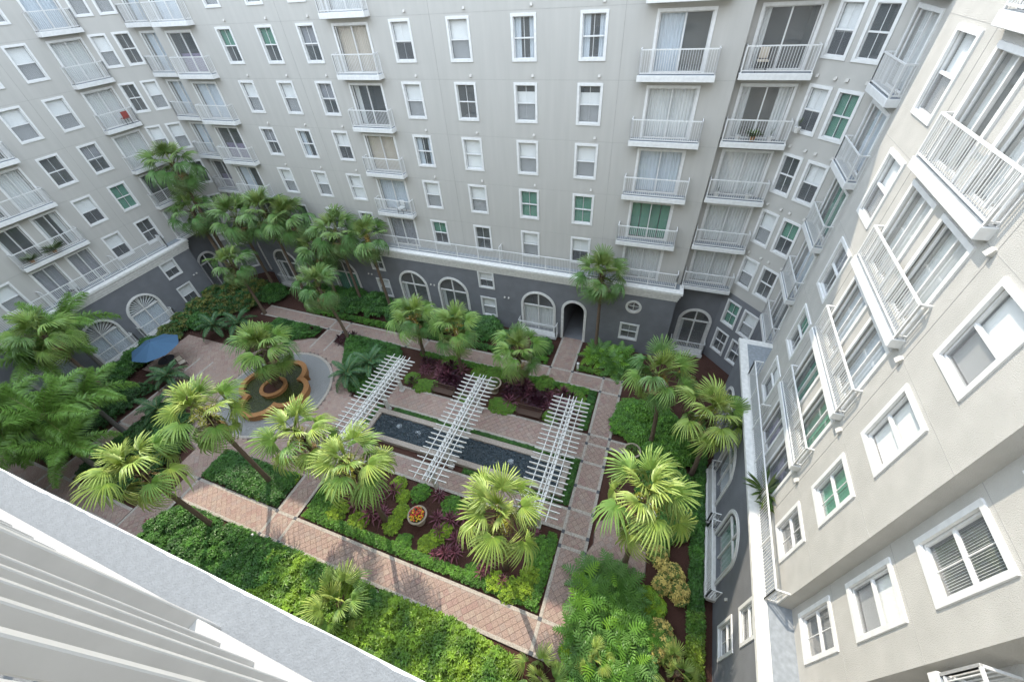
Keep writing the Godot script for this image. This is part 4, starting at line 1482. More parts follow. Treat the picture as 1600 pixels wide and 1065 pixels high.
func juliet(bld: Node3D, xf: Transform3D, u: float, v: float, w: float, d := 0.75) -> void:
	var o := Node3D.new()
	o.transform = xf * Transform3D(Basis(), Vector3(u, v, 0))
	put(o, "balcony", bld)
	var s := MB.new()
	s.cbox(Vector3(-w / 2, -0.3, -0.03), Vector3(w / 2, 0, d), 0.012)
	part(s.mesh(M.cream_paint), "slab", o)
	var r := MB.new(); var p := MB.new()
	rail_into(rail_sides(w, d, true), r, p)
	part(r.mesh(M.rail_paint), "railing", o)
	part(p.mesh(M.rail_paint), "picket_row", o, Transform3D(), "stuff")

func build_back_wing() -> void:
	var o := thing("apartment_building", Vector3(-17, 0, -25), "long grey back wing with white framed windows, balcony stacks and dark arched ground floor", "apartment building")
	# main wall, x from -36.5 to 2.05
	var X := func(x: float) -> float: return x + 36.5
	var it := []
	it += column(X.call(-29.82), "BHBCBD")
	it += column(X.call(-26.25), "BHBOBN")
	it += column(X.call(-22.9), "BCCbFN")
	it += column(X.call(-16.12), "BbBOBH")
	it += column(X.call(-12.45), "BBNFBN")
	it += column(X.call(-8.67), "BOTBGB")
	it += column(X.call(-4.98), "BOTBGb")
	it += door_column(X.call(-34.15), "skskcd")
	it += door_column(X.call(-19.57), "wtdtse")
	it += door_column(X.call(-0.74), "scwsgw")
	var joints := []
	for f in FL: joints.append(["h", f - 0.32])
	for x in [-24.7, -14.13, -3.5]: joints.append(["v", X.call(x)])
	var xf := stretch(o, Vector2(-36.5, -25), Vector2(2.05, -25), 5.9, TOP, it, M.stucco, joints)
	balconies(o, xf, X.call(-33.95), [0, 1, 2, 3, 4], 3.5, 0.55)
	balconies(o, xf, X.call(-19.57), [0, 1, 2, 3, 4], 3.2, 0.55)
	balconies(o, xf, X.call(-0.73), [0, 1, 2, 3, 4], 3.65, 0.62)
	# returns and recessed balcony bays at both ends
	stretch(o, Vector2(2.05, -25), Vector2(2.05, -25.6), 0, TOP, [], M.stucco)
	xf = stretch(o, Vector2(2.05, -25.6), Vector2(5.0, -25.6), 6.05, TOP, door_column(1.58, "wdpwww", 2.5), M.stucco)
	balconies(o, xf, 1.6, [0, 1, 2, 3, 4, 5], 3.05, 0.65)
	xf = stretch(o, Vector2(2.05, -25.6), Vector2(5.0, -25.6), 0, 6.05, [arch(1.68, 0.35, 2.3, 3.75, "d")], M.stucco_dark)
	juliet(o, xf, 1.6, 0.34, 2.5, 0.7)
	stretch(o, Vector2(-36.5, -25.65), Vector2(-36.5, -25), 0, TOP, [], M.stucco)
	xf = stretch(o, Vector2(-39.45, -25.65), Vector2(-36.5, -25.65), 6.05, TOP, door_column(1.5, "sssskd", 2.3), M.stucco)
	balconies(o, xf, 1.35, [0, 1, 2, 3, 4, 5], 2.7, 0.5)
	stretch(o, Vector2(-39.45, -25.65), Vector2(-36.5, -25.65), 0, 6.05, [arch(1.6, 0.35, 2.1, 3.75, "d")], M.stucco_dark)
	# dark ground floor with terrace above
	it = []
	for a in [[-33.9, 3.0, "d"], [-26.85, 2.9, "g"], [-19.4, 2.9, "d"], [-15.5, 2.9, "d"], [-7.9, 2.9, "w"]]:
		it.append(arch(X.call(a[0]), 0.55, a[1], 3.8, a[2]))
	for x in [-22.68, -12.25]:
		it.append(win(X.call(x), 3.85, "N" if x < -20 else "b", 1.4, 1.62))
		it.append(win(X.call(x), 0.98, "B", 1.4, 1.98))
	it.append(win(X.call(-0.72), 1.2, "C", 1.42, 1.62))
	it.append({"k": "passage", "u": X.call(-5.0), "v": 0.06, "w": 2.0, "h": 4.0})
	it.append({"k": "round", "u": X.call(-0.68), "v": 3.83, "w": 1.14})
	for x in [-17.45, -10.6, -30.0, -23.9]:
		it.append(vent(X.call(x) - 0.15, 3.2)); it.append(vent(X.call(x) + 0.2, 3.2))
	xf = stretch(o, Vector2(-36.5, -24.2), Vector2(2.05, -24.2), 0, 6.05, it, M.stucco_dark)
	stretch(o, Vector2(2.05, -24.2), Vector2(2.05, -25.6), 0, 6.05, [], M.stucco_dark)
	stretch(o, Vector2(-36.5, -25.65), Vector2(-36.5, -24.2), 0, 6.05, [], M.stucco_dark)
	cornice(o, xf, 38.55, 6.30, 1.0, 1.0)
	cornice(o, Transform3D(Basis(Vector3(0, 0, -1), UP, Vector3(1, 0, 0)), Vector3(2.05, 0, -24.2) - o.position), 0.8, 6.30, 1.0, 0.0)
	floor_sheet(o, [Vector2(-36.5, -24.35), Vector2(2.05, -24.35), Vector2(2.05, -24.998), Vector2(-36.5, -24.998)], 6.325, M.terrace_paint)
	floor_sheet(o, [Vector2(-36.5, -24.22), Vector2(2.05, -24.22), Vector2(2.05, -24.352), Vector2(-36.5, -24.352)], 6.312, M.cream_paint)
	terrace_rail(o, [Vector2(-36.4, -24.9), Vector2(-36.4, -24.42), Vector2(1.75, -24.42), Vector2(1.75, -24.95)], 6.33, [[Vector2(-11.0, -24.45), Vector2(-11.0, -24.96)], [Vector2(-3.2, -24.45), Vector2(-3.2, -24.96)], [Vector2(-22.0, -24.45), Vector2(-22.0, -24.96)]])
	# passage: casing, walls and floor
	var b := MB.new()
	for t in [[0.0, 0.2]]:
		var A := arch_pts(-1.0, 1.0, 4.0, 20); var B := arch_pts(-0.8, 0.8, 3.8, 20)
		A.insert(0, Vector2(-1.0, 0)); A.append(Vector2(1.0, 0)); B.insert(0, Vector2(-0.8, 0)); B.append(Vector2(0.8, 0))
		for i in A.size() - 1:
			b.quad(_w(A[i + 1], 0.06), _w(A[i], 0.06), _w(B[i], 0.06), _w(B[i + 1], 0.06))
			b.quad(_w(A[i], -0.02), _w(A[i], 0.06), _w(A[i + 1], 0.06), _w(A[i + 1], -0.02))
			b.quad(_w(B[i], 0.06), _w(B[i], -0.16), _w(B[i + 1], -0.16), _w(B[i + 1], 0.06))
	part(b.mesh(M.cream_paint), "passage_casing", o, xf * Transform3D(Basis(), Vector3(31.5, 0.06, 0)))
	part(room_mesh(-0.8, 0.8, 0.0, 3.9, -0.17, -7.0, M.stucco_dark), "passage", o, xf * Transform3D(Basis(), Vector3(31.5, 0.055, 0)))
	# the round window
	b = MB.new()
	for i in 32:
		var a0 := TAU * i / 32; var a1 := TAU * (i + 1) / 32
		var p := Vector2(cos(a0), sin(a0)); var q := Vector2(cos(a1), sin(a1))
		b.quad(_w(p * 0.42, 0.05), _w(p * 0.57, 0.05), _w(q * 0.57, 0.05), _w(q * 0.42, 0.05))
		b.quad(_w(p * 0.57, 0.05), _w(p * 0.57, -0.02), _w(q * 0.57, -0.02), _w(q * 0.57, 0.05))
		b.quad(_w(p * 0.42, -0.15), _w(p * 0.42, 0.05), _w(q * 0.42, 0.05), _w(q * 0.42, -0.15))
	b.box(Vector3(-0.42, -0.025, -0.12), Vector3(0.42, 0.025, -0.08), "yYZ")
	b.box(Vector3(-0.025, -0.42, -0.12), Vector3(0.025, 0.42, -0.078), "xXZ")
	var rw := Node3D.new()
	rw.transform = xf * Transform3D(Basis(), Vector3(35.82, 4.40, 0))
	put(rw, "round_window", o)
	part(b.mesh(M.cream_paint), "frame", rw)
	part(plane_mesh(-0.43, 0.43, -0.43, 0.43, -0.1, M.glass), "pane", rw)
	part(room_mesh(-0.44, 0.44, -0.44, 0.44, -0.17, -1.2, M.room), "room", rw)
	juliet(o, xf, X.call(-7.9), 0.5, 3.3, 0.6)
	juliet(o, xf, X.call(-33.9), 0.5, 3.1, 0.6)
	roof(o, [Vector2(-39.45, -25.65), Vector2(-36.5, -25.65), Vector2(-36.5, -25), Vector2(2.05, -25), Vector2(2.05, -25.6), Vector2(5, -25.6), Vector2(5, -40), Vector2(-39.45, -40)])
	stretch(o, Vector2(5, -40), Vector2(-39.45, -40), 0, TOP, [], M.stucco)

func build_left_wing() -> void:
	var o := thing("apartment_building", Vector3(-41.95, 0, -10), "shaded left wing with paired balcony doors above a white cornice and dark base", "apartment building")
	# u runs from z = 3 towards the back
	var Z := func(z: float) -> float: return 3.0 - z
	var it := []
	it += column(Z.call(-19.13), "BBBCGN", 1.4, false)
	it += column(Z.call(-16.45), "bBBNbb", 1.4, false)
	it += column(Z.call(-8.85), "BBBBBB", 1.4, false)
	it += column(Z.call(-5.2), "BBBBBB", 1.4, false)
	it += door_column(Z.call(-13.85), "swcwpe", 1.75)
	it += door_column(Z.call(-11.5), "swscde", 1.75)
	it += door_column(Z.call(-22.1), "swwwdw", 2.3)
	var joints := []
	for f in FL: joints.append(["h", f - 0.32])
	joints.append(["v", Z.call(-17.8)]); joints.append(["v", Z.call(-7.0)])
	var xf := stretch(o, Vector2(-41.95, 3), Vector2(-41.95, -23.2), 5.9, TOP, it, M.stucco, joints)
	balconies(o, xf, Z.call(-12.68), [0, 1, 2, 3, 4], 4.3, 0.55)
	balconies(o, xf, Z.call(-22.1), [0, 1, 2, 3, 4, 5], 2.7, 0.5)
	# chamfered corner
	var it2 := []
	for u in [1.02, 2.5]:
		for i in 6: it2.append(win(u, FL[i] + 0.53, ["BBNBNN", "BNBBNN"][0 if u < 2 else 1][i], 1.12))
	xf = stretch(o, Vector2(-41.95, -23.2), Vector2(-39.45, -25.65), 6.05, TOP, it2, M.stucco)
	stretch(o, Vector2(-41.95, -23.2), Vector2(-39.45, -25.65), 0, 6.05, [win(1.02, 3.6, "B", 1.12, 1.7), win(2.5, 3.6, "N", 1.12, 1.7), win(1.02, 0.9, "B", 1.12, 1.9), win(2.5, 0.9, "B", 1.12, 1.9)], M.stucco_dark)
	stretch(o, Vector2(-41.95, -20.6), Vector2(-41.95, -23.2), 0, 5.9, [arch(1.35, 0.35, 2.1, 3.75, "d")], M.stucco_dark)
	var P := func(z: float) -> float: return 3.0 - z
	it = [arch(P.call(-14.55), 0.5, 2.8, 3.75, "s"), arch(P.call(-10.9), 0.5, 2.8, 3.75, "s"), arch(P.call(-7.0), 0.5, 2.8, 3.75, "s")]
	it.append(win(P.call(-18.25), 3.85, "b", 1.4, 1.62)); it.append(win(P.call(-18.25), 0.88, "b", 1.4, 2.03))
	it.append(vent(P.call(-19.6), 3.1)); it.append(vent(P.call(-19.9), 3.1))
	xf = stretch(o, Vector2(-41.0, 3), Vector2(-41.0, -20.6), 0, 6.05, it, M.stucco_dark)
	stretch(o, Vector2(-41.0, -20.6), Vector2(-41.95, -20.6), 0, 6.05, [], M.stucco_dark)
	cornice(o, xf, 23.6, 6.30, 0.0, 1.0)
	cornice(o, Transform3D(Basis(Vector3(-1, 0, 0), UP, Vector3(0, 0, -1)), Vector3(-41.0, 0, -20.6) - o.position), 0.95, 6.30, 1.0, 0.0)
	floor_sheet(o, [Vector2(-41.2, 3), Vector2(-41.2, -20.6), Vector2(-41.948, -20.6), Vector2(-41.948, 3)], 6.325, M.terrace_paint)
	floor_sheet(o, [Vector2(-41.02, 3), Vector2(-41.02, -20.58), Vector2(-41.202, -20.58), Vector2(-41.202, 3)], 6.312, M.cream_paint)
	terrace_rail(o, [Vector2(-41.25, 2.9), Vector2(-41.25, -19.3), Vector2(-41.9, -19.3)], 6.33, [[Vector2(-41.28, -15.3), Vector2(-41.9, -15.3)], [Vector2(-41.28, -10.2), Vector2(-41.9, -10.2)]])
	juliet(o, xf, P.call(-14.55), 0.9, 3.1, 0.55)
	juliet(o, xf, P.call(-10.9), 0.9, 3.1, 0.55)
	roof(o, [Vector2(-41.95, 3), Vector2(-41.95, -23.2), Vector2(-39.45, -25.65), Vector2(-39.45, -40), Vector2(-56, -40), Vector2(-56, 3)])
	stretch(o, Vector2(-39.45, -40), Vector2(-56, -40), 0, TOP, [], M.stucco)
	stretch(o, Vector2(-56, -40), Vector2(-56, 3), 0, TOP, [], M.stucco)

func build_right_wing() -> void:
	var o := thing("apartment_building", Vector3(6.3, 0, -12), "sunlit pale right wing with long shallow balconies seen steeply from above", "apartment building")
	var it := []
	# chamfered corner
	for u in [0.98, 2.36]:
		for i in 6: it.append(win(u, FL[i] + 0.53, ["BbbNBB", "BNGbHN"][0 if u < 2 else 1][i], 1.12))
		for i in range(1, 6): it.append(vent(u - 0.35, FL[i] + 2.86)); it.append(vent(u + 0.5, FL[i] + 2.86))
	var xf := stretch(o, Vector2(5.0, -25.6), Vector2(7.3, -23.3), 6.05, TOP, it, M.stucco_near)
	stretch(o, Vector2(5.0, -25.6), Vector2(7.3, -23.3), 0, 6.05, [win(1.0, 3.6, "G", 1.12, 2.0), win(2.36, 3.6, "B", 1.12, 2.0), win(0.95, 1.0, "N", 1.12, 2.0), win(2.36, 1.0, "C", 1.12, 2.0)], M.stucco_dark)
	xf = stretch(o, Vector2(7.3, -23.3), Vector2(7.3, -19.5), 6.05, TOP, door_column(1.55, "dwsgsd", 2.4), M.stucco_near)
	balconies(o, xf, 1.55, [0, 1, 2, 3, 4, 5], 2.75, 0.42)
	stretch(o, Vector2(7.3, -23.3), Vector2(7.3, -19.5), 0, 6.05, [], M.stucco_dark)
	stretch(o, Vector2(7.3, -19.5), Vector2(6.3, -17.35), 6.0, TOP, column(1.2, "DDDDDD", 1.4, false), M.stucco_near)
	# main wall, u from z = -17.35
	var Z := func(z: float) -> float: return z + 17.35
	it = []
	it += column(Z.call(-15.72), "BBBCHB", 1.4, false)
	it += column(Z.call(-8.38), "BBBFGN", 1.4, false)
	it += door_column(Z.call(-13.22), "wpwsgk", 1.68)
	it += door_column(Z.call(-11.1), "wwwsgk", 1.68)
	var joints := []
	for f in FL: joints.append(["h", f - 0.32])
	joints.append(["v", Z.call(-14.55)]); joints.append(["v", Z.call(-9.75)])
	xf = stretch(o, Vector2(6.3, -17.35), Vector2(6.3, -6.5), 5.9, TOP, it, M.stucco_near, joints)
	balconies(o, xf, Z.call(-12.2), [0, 1, 2, 3, 4], 4.15, 0.28)
	for i in range(1, 5):   # drain spouts under the slabs
		for z in [-10.35, -14.05]: part(vent_proto().mesh, "drain_spout", o, xf * Transform3D(Basis(), Vector3(Z.call(z) + 0.55, FL[i] - 0.42, 0)))
	stretch(o, Vector2(6.3, -6.5), Vector2(6.72, -6.5), 5.9, TOP, [], M.stucco_near)
	it = column(6.5 - 5.53, "BBBVBN", 1.4, false)
	joints = []
	for f in FL: joints.append(["h", f - 0.32])
	stretch(o, Vector2(6.72, -6.5), Vector2(6.72, -4.05), 5.9, TOP, it, M.stucco_near, joints)
	stretch(o, Vector2(6.72, -4.05), Vector2(7.3, -4.05), 5.9, TOP, [], M.stucco_near)
	xf = stretch(o, Vector2(7.3, -4.05), Vector2(7.3, 0.75), 5.9, TOP, door_column(1.9, "wwwwww", 2.4), M.stucco_near)
	balconies(o, xf, 1.95, [0, 1, 2, 3, 4], 3.6, 0.62)
	# dark base
	var P := func(z: float) -> float: return z + 20.2
	it = [arch(P.call(-10.0), 0.6, 2.7, 3.65, "g"), arch(P.call(-14.1), 0.6, 2.7, 3.65, "s"), arch(P.call(-17.9), 0.6, 2.7, 3.65, "d")]
	it.append(win(P.call(-6.2), 3.83, "B", 1.36, 1.65)); it.append(win(P.call(-6.2), 0.93, "C", 1.36, 2.0))
	it.append(win(P.call(-2.6), 3.83, "B", 1.36, 1.65))
	it.append(vent(P.call(-7.6), 2.2)); it.append(vent(P.call(-4.6), 1.6))
	xf = stretch(o, Vector2(5.85, -20.2), Vector2(5.85, 0.75), 0, 6.05, it, M.stucco_dark)
	stretch(o, Vector2(7.3, -20.2), Vector2(5.85, -20.2), 0, 6.05, [], M.stucco_dark)
	cornice(o, xf, 20.95, 6.30, 1.0, 0.0)
	cornice(o, Transform3D(Basis(Vector3(-1, 0, 0), UP, Vector3(0, 0, -1)), Vector3(7.3, 0, -20.2) - o.position), 1.45, 6.30, 0.0, 1.0)
	floor_sheet(o, [Vector2(5.98, -20.0), Vector2(7.298, -20.0), Vector2(7.298, -19.5), Vector2(6.298, -17.35), Vector2(6.298, -6.5), Vector2(7.298, -6.5), Vector2(7.298, 0.75), Vector2(5.98, 0.75)], 6.325, M.terrace_paint)
	floor_sheet(o, [Vector2(5.86, -20.19), Vector2(7.298, -20.19), Vector2(7.298, -20.002), Vector2(5.978, -20.002), Vector2(5.978, 0.75), Vector2(5.86, 0.75)], 6.312, M.cream_paint)
	terrace_rail(o, [Vector2(6.28, -17.5), Vector2(5.9, -17.5), Vector2(5.9, -6.55), Vector2(6.28, -6.55)], 6.33, [[Vector2(5.93, -14.4), Vector2(6.28, -14.4)]])
	juliet(o, xf, P.call(-9.75), 0.55, 3.5, 0.5)
	juliet(o, xf, P.call(-13.4), 0.55, 3.3, 0.5)
	roof(o, [Vector2(5, -25.6), Vector2(7.3, -23.3), Vector2(7.3, -19.5), Vector2(6.3, -17.35), Vector2(6.3, -6.5), Vector2(6.72, -6.5), Vector2(6.72, -4.05), Vector2(7.3, -4.05), Vector2(7.3, 0.75), Vector2(21, 0.75), Vector2(21, -40), Vector2(5, -40)])
	stretch(o, Vector2(21, 0.75), Vector2(21, -40), 0, TOP, [], M.stucco_near)
	stretch(o, Vector2(21, -40), Vector2(5, -40), 0, TOP, [], M.stucco_near)

func build_near_wing() -> void:
	var o := thing("apartment_building", Vector3(-1, 0, 0.75), "near wing with the white railed balcony the view is taken from", "apartment building")
	var it := []
	for x in [-5.2, -9.4, -16.0, -20.0, -27.0, -31.0]: it += column(7.3 - x, "BBCNBB", 1.4, false)
	for x in [-1.5, -12.8, -23.5, -35.0]: it += door_column(7.3 - x, "dcwspc")
	var xf := stretch(o, Vector2(7.3, 0.75), Vector2(-41.95, 0.75), 6.05, TOP, it, M.stucco)
	stretch(o, Vector2(7.3, 0.75), Vector2(-41.95, 0.75), 0, 6.05, [], M.stucco_dark)
	for x in [-12.8, -23.5, -35.0]: balconies(o, xf, 7.3 - x, [0, 1, 2, 3, 4], 3.4, 0.5)
	roof(o, [Vector2(7.3, 0.75), Vector2(-41.95, 0.75), Vector2(-41.95, 14), Vector2(7.3, 14)])
	stretch(o, Vector2(-41.95, 14), Vector2(7.3, 14), 0, TOP, [], M.stucco)
	use(balcony_proto(5.6, 0.8), "balcony", o, xf * Transform3D(Basis(), Vector3(7.3 + 1.8, 24.63, 0)))  # unseen balcony overhead, added to keep sky light off the railing and slab below
	# the balcony underfoot
	var q := Node3D.new()
	q.position = Vector3(-2.0, 21.58, 0.75) - o.position
	put(q, "balcony", o)
	q.set_meta("label", "near balcony with thick white pickets and grey stucco ledge")
	var ox := 2.0; var oz := -0.75
	var s := MB.new()
	s.cbox(Vector3(-4.6 + ox, -0.28, -0.046 + oz), Vector3(1.0 + ox, 0, 0.0), 0.006)
	part(s.mesh(M.white_paint), "slab", q)
	# rough coating with a ragged edge, stopping short of the slab's nosing
	s = MB.new()
	var r := RandomNumberGenerator.new()
	r.seed = 77
	var n := 320
	var prev := -0.039
	for i in n:
		var xa := lerpf(-4.58, 0.98, float(i) / n) + ox; var xb := lerpf(-4.58, 0.98, float(i + 1) / n) + ox
		var nx := clampf(prev + r.randf_range(-0.002, 0.002), -0.0425, -0.036)
		s.quad(Vector3(xa, 0.0035, -0.02), Vector3(xb, 0.0035, -0.02), Vector3(xb, 0.0035, nx + oz), Vector3(xa, 0.0035, prev + oz))
		s.quad(Vector3(xb, 0.0, nx + oz), Vector3(xa, 0.0, prev + oz), Vector3(xa, 0.0035, prev + oz), Vector3(xb, 0.0035, nx + oz))
		prev = nx
	part(s.mesh(M.slab_paint), "floor_coating", q)
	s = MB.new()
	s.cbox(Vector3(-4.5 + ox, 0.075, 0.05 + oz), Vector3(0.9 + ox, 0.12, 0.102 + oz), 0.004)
	part(s.mesh(M.shaded_rail_paint), "bottom_rail", q)
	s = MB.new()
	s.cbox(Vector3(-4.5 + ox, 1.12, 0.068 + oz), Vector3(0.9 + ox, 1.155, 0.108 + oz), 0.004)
	part(s.mesh(M.shaded_rail_paint), "top_rail", q)
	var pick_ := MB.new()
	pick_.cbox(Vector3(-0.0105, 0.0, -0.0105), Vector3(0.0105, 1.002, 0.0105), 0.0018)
	var pm := pick_.mesh(M.shaded_rail_paint)
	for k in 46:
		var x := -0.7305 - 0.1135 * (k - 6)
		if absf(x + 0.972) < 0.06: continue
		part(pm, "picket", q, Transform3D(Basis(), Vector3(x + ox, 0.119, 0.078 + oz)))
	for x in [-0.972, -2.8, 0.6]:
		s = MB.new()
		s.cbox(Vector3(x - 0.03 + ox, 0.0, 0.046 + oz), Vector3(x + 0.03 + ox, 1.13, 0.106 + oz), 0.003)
		part(s.mesh(M.shaded_rail_paint), "post", q)

# ---------------------------------------------------------------- small things on balconies
func pot_plant(at: Vector3, h: float, label: String, spiky: bool, seed_: int) -> void:
	var o := thing("potted_plant", at, label, "potted plant")
	var b := MB.new()
	b.lathe([[0.0, 0.0], [0.10, 0.0], [0.14, 0.22], [0.15, 0.25], [0.12, 0.25], [0.0, 0.23]], 16)
	part(b.mesh(M.cream_paint if spiky else M.terracotta), "pot", o)
	var r := RandomNumberGenerator.new()
	r.seed = seed_
	b = MB.new()
	for i in (16 if spiky else 60):
		var a := r.randf() * TAU
		var d := Vector3(cos(a) * (0.25 if spiky else 0.9), 1.0 if spiky else r.randf_range(0.3, 1.0), sin(a) * (0.25 if spiky else 0.9)).normalized()
		var l := h * r.randf_range(0.6, 1.0)
		var s := d.cross(UP if not spiky else Vector3(1, 0, 0)).normalized() * (0.03 if spiky else 0.045)
		b.col = pick(r, Color(0.05, 0.11, 0.03), Color(0.12, 0.16, 0.04))
		var p := Vector3(0, 0.24, 0)
		var m := p + d * l * 0.6
		b.quad(p, m - s, p + d * l - UP * (0.0 if spiky else 0.12 * l), m + s)
	part(b.mesh(M.leaf), "leaves", o)

# ---------------------------------------------------------------- planting
func build_planting() -> void:
	var c_small := cluster(6, 0.10, 0.055, 0.5, 0.15, 1)
	var c_mid := cluster(7, 0.17, 0.075, 0.5, 0.2, 2)
	var c_umb := cluster(8, 0.21, 0.085, 0.35, 0.28, 7)
	var c_big := cluster(7, 0.26, 0.10, 0.5, 0.3, 3)
	var c_grass := cluster(9, 0.30, 0.022, 1.6, 0.4, 4)
	var c_thin := cluster(9, 0.20, 0.03, 1.2, 0.3, 5)
	var lime := Color(0.23, 0.34, 0.022); var bright := Color(0.105, 0.24, 0.025); var deep := Color(0.036, 0.105, 0.024); var mid := Color(0.065, 0.165, 0.026)
	var i := 0
	# the big bed along the near walk
	bank("ground_cover", "deep green umbrella-leaf ground cover at the left end of the near walk", "ground cover", PackedVector2Array([Vector2(-24.55, -2.3), Vector2(-23.5, -3.1), Vector2(-14.8, -3.2), Vector2(-15.6, -2.2), Vector2(-14.2, -1.5), Vector2(-15.2, -0.6), Vector2(-14.5, 0.4), Vector2(-24.4, 0.4)]), 0.75, 88, c_umb, Color(0.028, 0.085, 0.02), Color(0.075, 0.19, 0.026), 11, {"freq": 0.8, "rough": 0.6})
	bank("ground_cover", "bright lime and green umbrella-leaf hedge along the near edge of the walk", "ground cover", PackedVector2Array([Vector2(-16.2, -3.15), Vector2(-10, -3.12), Vector2(-5.5, -3.25), Vector2(-2.4, -2.85), Vector2(-1.7, -1.4), Vector2(-2, 0.4), Vector2(-15.2, 0.4), Vector2(-16.4, -0.7), Vector2(-15.3, -1.5), Vector2(-16.3, -2.3)]), 0.78, 88, c_umb, Color(0.045, 0.125, 0.022), Color(0.2, 0.32, 0.025), 12, {"freq": 0.75, "rough": 0.6})
	# middle bed between the pool and the near walk
	bank("hedge", "low dark green edging along the walk side of the flower urn bed", "hedge", PackedVector2Array([Vector2(-16.3, -5.45), Vector2(-2.1, -5.45), Vector2(-1.95, -4.92), Vector2(-16.4, -4.92)]), 0.24, 300, c_small, mid, bright, 13, {"freq": 1.2})
	bank("hedge", "low green edging beside the right walk, right of the flower urn bed", "hedge", rect(-2.5, -1.95, -8.7, -5.4), 0.26, 300, c_small, mid, bright, 14, {"freq": 1.2})
	bank("hedge", "low green edging at the left side of the flower urn bed", "hedge", rect(-16.45, -15.9, -8.6, -5.5), 0.26, 300, c_small, mid, bright, 15, {"freq": 1.2})
	for p in [[-15.4, -6.0, 0.8, 0.34], [-14.6, -5.8, 0.75, 0.32], [-13.0, -5.75, 0.65, 0.3], [-10.9, -7.0, 0.5, 0.32], [-11.0, -6.2, 0.55, 0.34], [-8.6, -5.95, 0.5, 0.36], [-8.3, -6.4, 0.5, 0.38], [-8.0, -6.9, 0.45, 0.36], [-4.4, -5.45, 0.55, 0.4], [-3.6, -5.35, 0.6, 0.42], [-2.9, -5.6, 0.6, 0.45], [-2.75, -6.3, 0.55, 0.45], [-2.75, -7.1, 0.5, 0.42], [-2.7, -7.9, 0.5, 0.4], [-12.0, -8.5, 0.5, 0.34], [-10.4, -8.4, 0.6, 0.34], [-8.2, -8.3, 0.7, 0.36], [-6.9, -8.45, 0.6, 0.34], [-11.3, -7.9, 0.45, 0.34], [-5.6, -5.5, 0.5, 0.28], [-9.9, -5.6, 0.5, 0.3]]:
		var li: bool = i in [1, 2, 3, 4, 5, 6, 7, 8, 9, 10, 11, 14, 18]
		shrub("dwarf_shrub", Vector2(p[0], p[1]), p[2], p[3], c_small, int(240 * p[2] / 0.55), lime if li else mid, Color(0.14, 0.23, 0.025) if li else bright, "low %s shrub" % ["rounded green", "rounded lime green"][int(li)] + beside(Vector2(p[0], p[1])), "%s shrubs in the flower urn bed" % ["green", "lime green"][int(li)])
		i += 1
	i = 0
	for p in [[-14.3, -7.2, 1.0], [-13.6, -6.6, 1.1], [-13.0, -7.6, 0.9], [-12.4, -6.3, 1.25], [-11.8, -6.5, 1.1], [-12.5, -7.0, 1.0], [-11.9, -8.0, 1.0], [-9.2, -8.6, 0.85], [-8.6, -7.3, 1.0], [-7.9, -7.5, 1.0], [-7.3, -7.9, 1.0], [-7.1, -6.6, 1.0], [-7.4, -5.8, 0.95], [-6.9, -6.0, 0.9], [-7.9, -5.6, 0.7], [-5.0, -5.9, 1.0], [-5.2, -5.6, 0.8], [-4.0, -5.6, 0.75], [-3.2, -8.3, 0.8], [-15.9, -7.9, 0.9], [-15.2, -8.3, 0.9], [-14.2, -8.4, 0.8], [-8.2, -6.7, 0.85]]:
		ti_plant(Vector2(p[0], p[1]), p[2] * 1.2, "spiky purple ti plant" + beside(Vector2(p[0], p[1])), "purple ti plants in the flower urn bed", 1)
		i += 1
	# pool edging
	bank("hedge", "clipped strip of low hedge along the bench side of the pool rim", "hedge", rect(-15.4, -2.0, -13.50, -13.14), 0.22, 420, c_small, deep, mid, 21, {"freq": 1.5, "rough": 0.15})
	bank("hedge", "clipped low hedge at the right end of the pool rim", "hedge", rect(-2.32, -1.9, -13.5, -10.5), 0.24, 420, c_small, deep, mid, 22, {"freq": 1.5, "rough": 0.15})
	bank("hedge", "patchy low hedge along the near side of the pool rim", "hedge", rect(-8.6, -2.4, -10.74, -10.42), 0.12, 260, c_small, deep, mid, 23, {"freq": 1.5, "rough": 0.15})
	bank("hedge", "clipped low hedge at the left end of the pool rim", "hedge", rect(-16.8, -16.38, -13.5, -10.5), 0.22, 420, c_small, deep, mid, 24, {"freq": 1.5, "rough": 0.15})
	# far bed behind the benches
	for k in 60:
		var x := rng.randf_range(-15.3, -10.2) if k % 2 else rng.randf_range(-8.3, -3.4)
		var z := rng.randf_range(-18.3, -15.9)
		if (absf(x + 12.4) < 1.1 or absf(x + 6.0) < 1.1) and z > -16.3: z -= 0.8
		ti_plant(Vector2(x, z), rng.randf_range(1.0, 1.5), "dark purple ti plant" + beside(Vector2(x, z)), "dark ti plants behind the pool benches", 0 if k % 3 else 1)
	i = 0
	for p in [[-14.6, -15.95, 0.7, 0.4], [-13.9, -16.1, 0.6, 0.42], [-15.7, -16.4, 0.6, 0.4], [-10.9, -16.0, 0.6, 0.4], [-8.4, -15.95, 0.7, 0.42], [-7.7, -15.9, 0.65, 0.4], [-4.5, -16.1, 0.6, 0.4], [-2.9, -17.6, 0.55, 0.45], [-3.2, -18.3, 0.6, 0.45], [-4.1, -18.7, 0.6, 0.45], [-10.8, -18.5, 0.8, 0.4], [-9.6, -18.7, 0.8, 0.4], [-8.5, -18.8, 0.7, 0.4], [-13.5, -18.8, 0.8, 0.4], [-5.8, -18.9, 0.8, 0.4]]:
		shrub("dwarf_shrub", Vector2(p[0], p[1]), p[2], p[3], c_small, int(260 * p[2] / 0.55), Color(0.12, 0.2, 0.025), bright, "bright green dwarf shrub" + beside(Vector2(p[0], p[1])), "dwarf shrubs behind the pool benches")
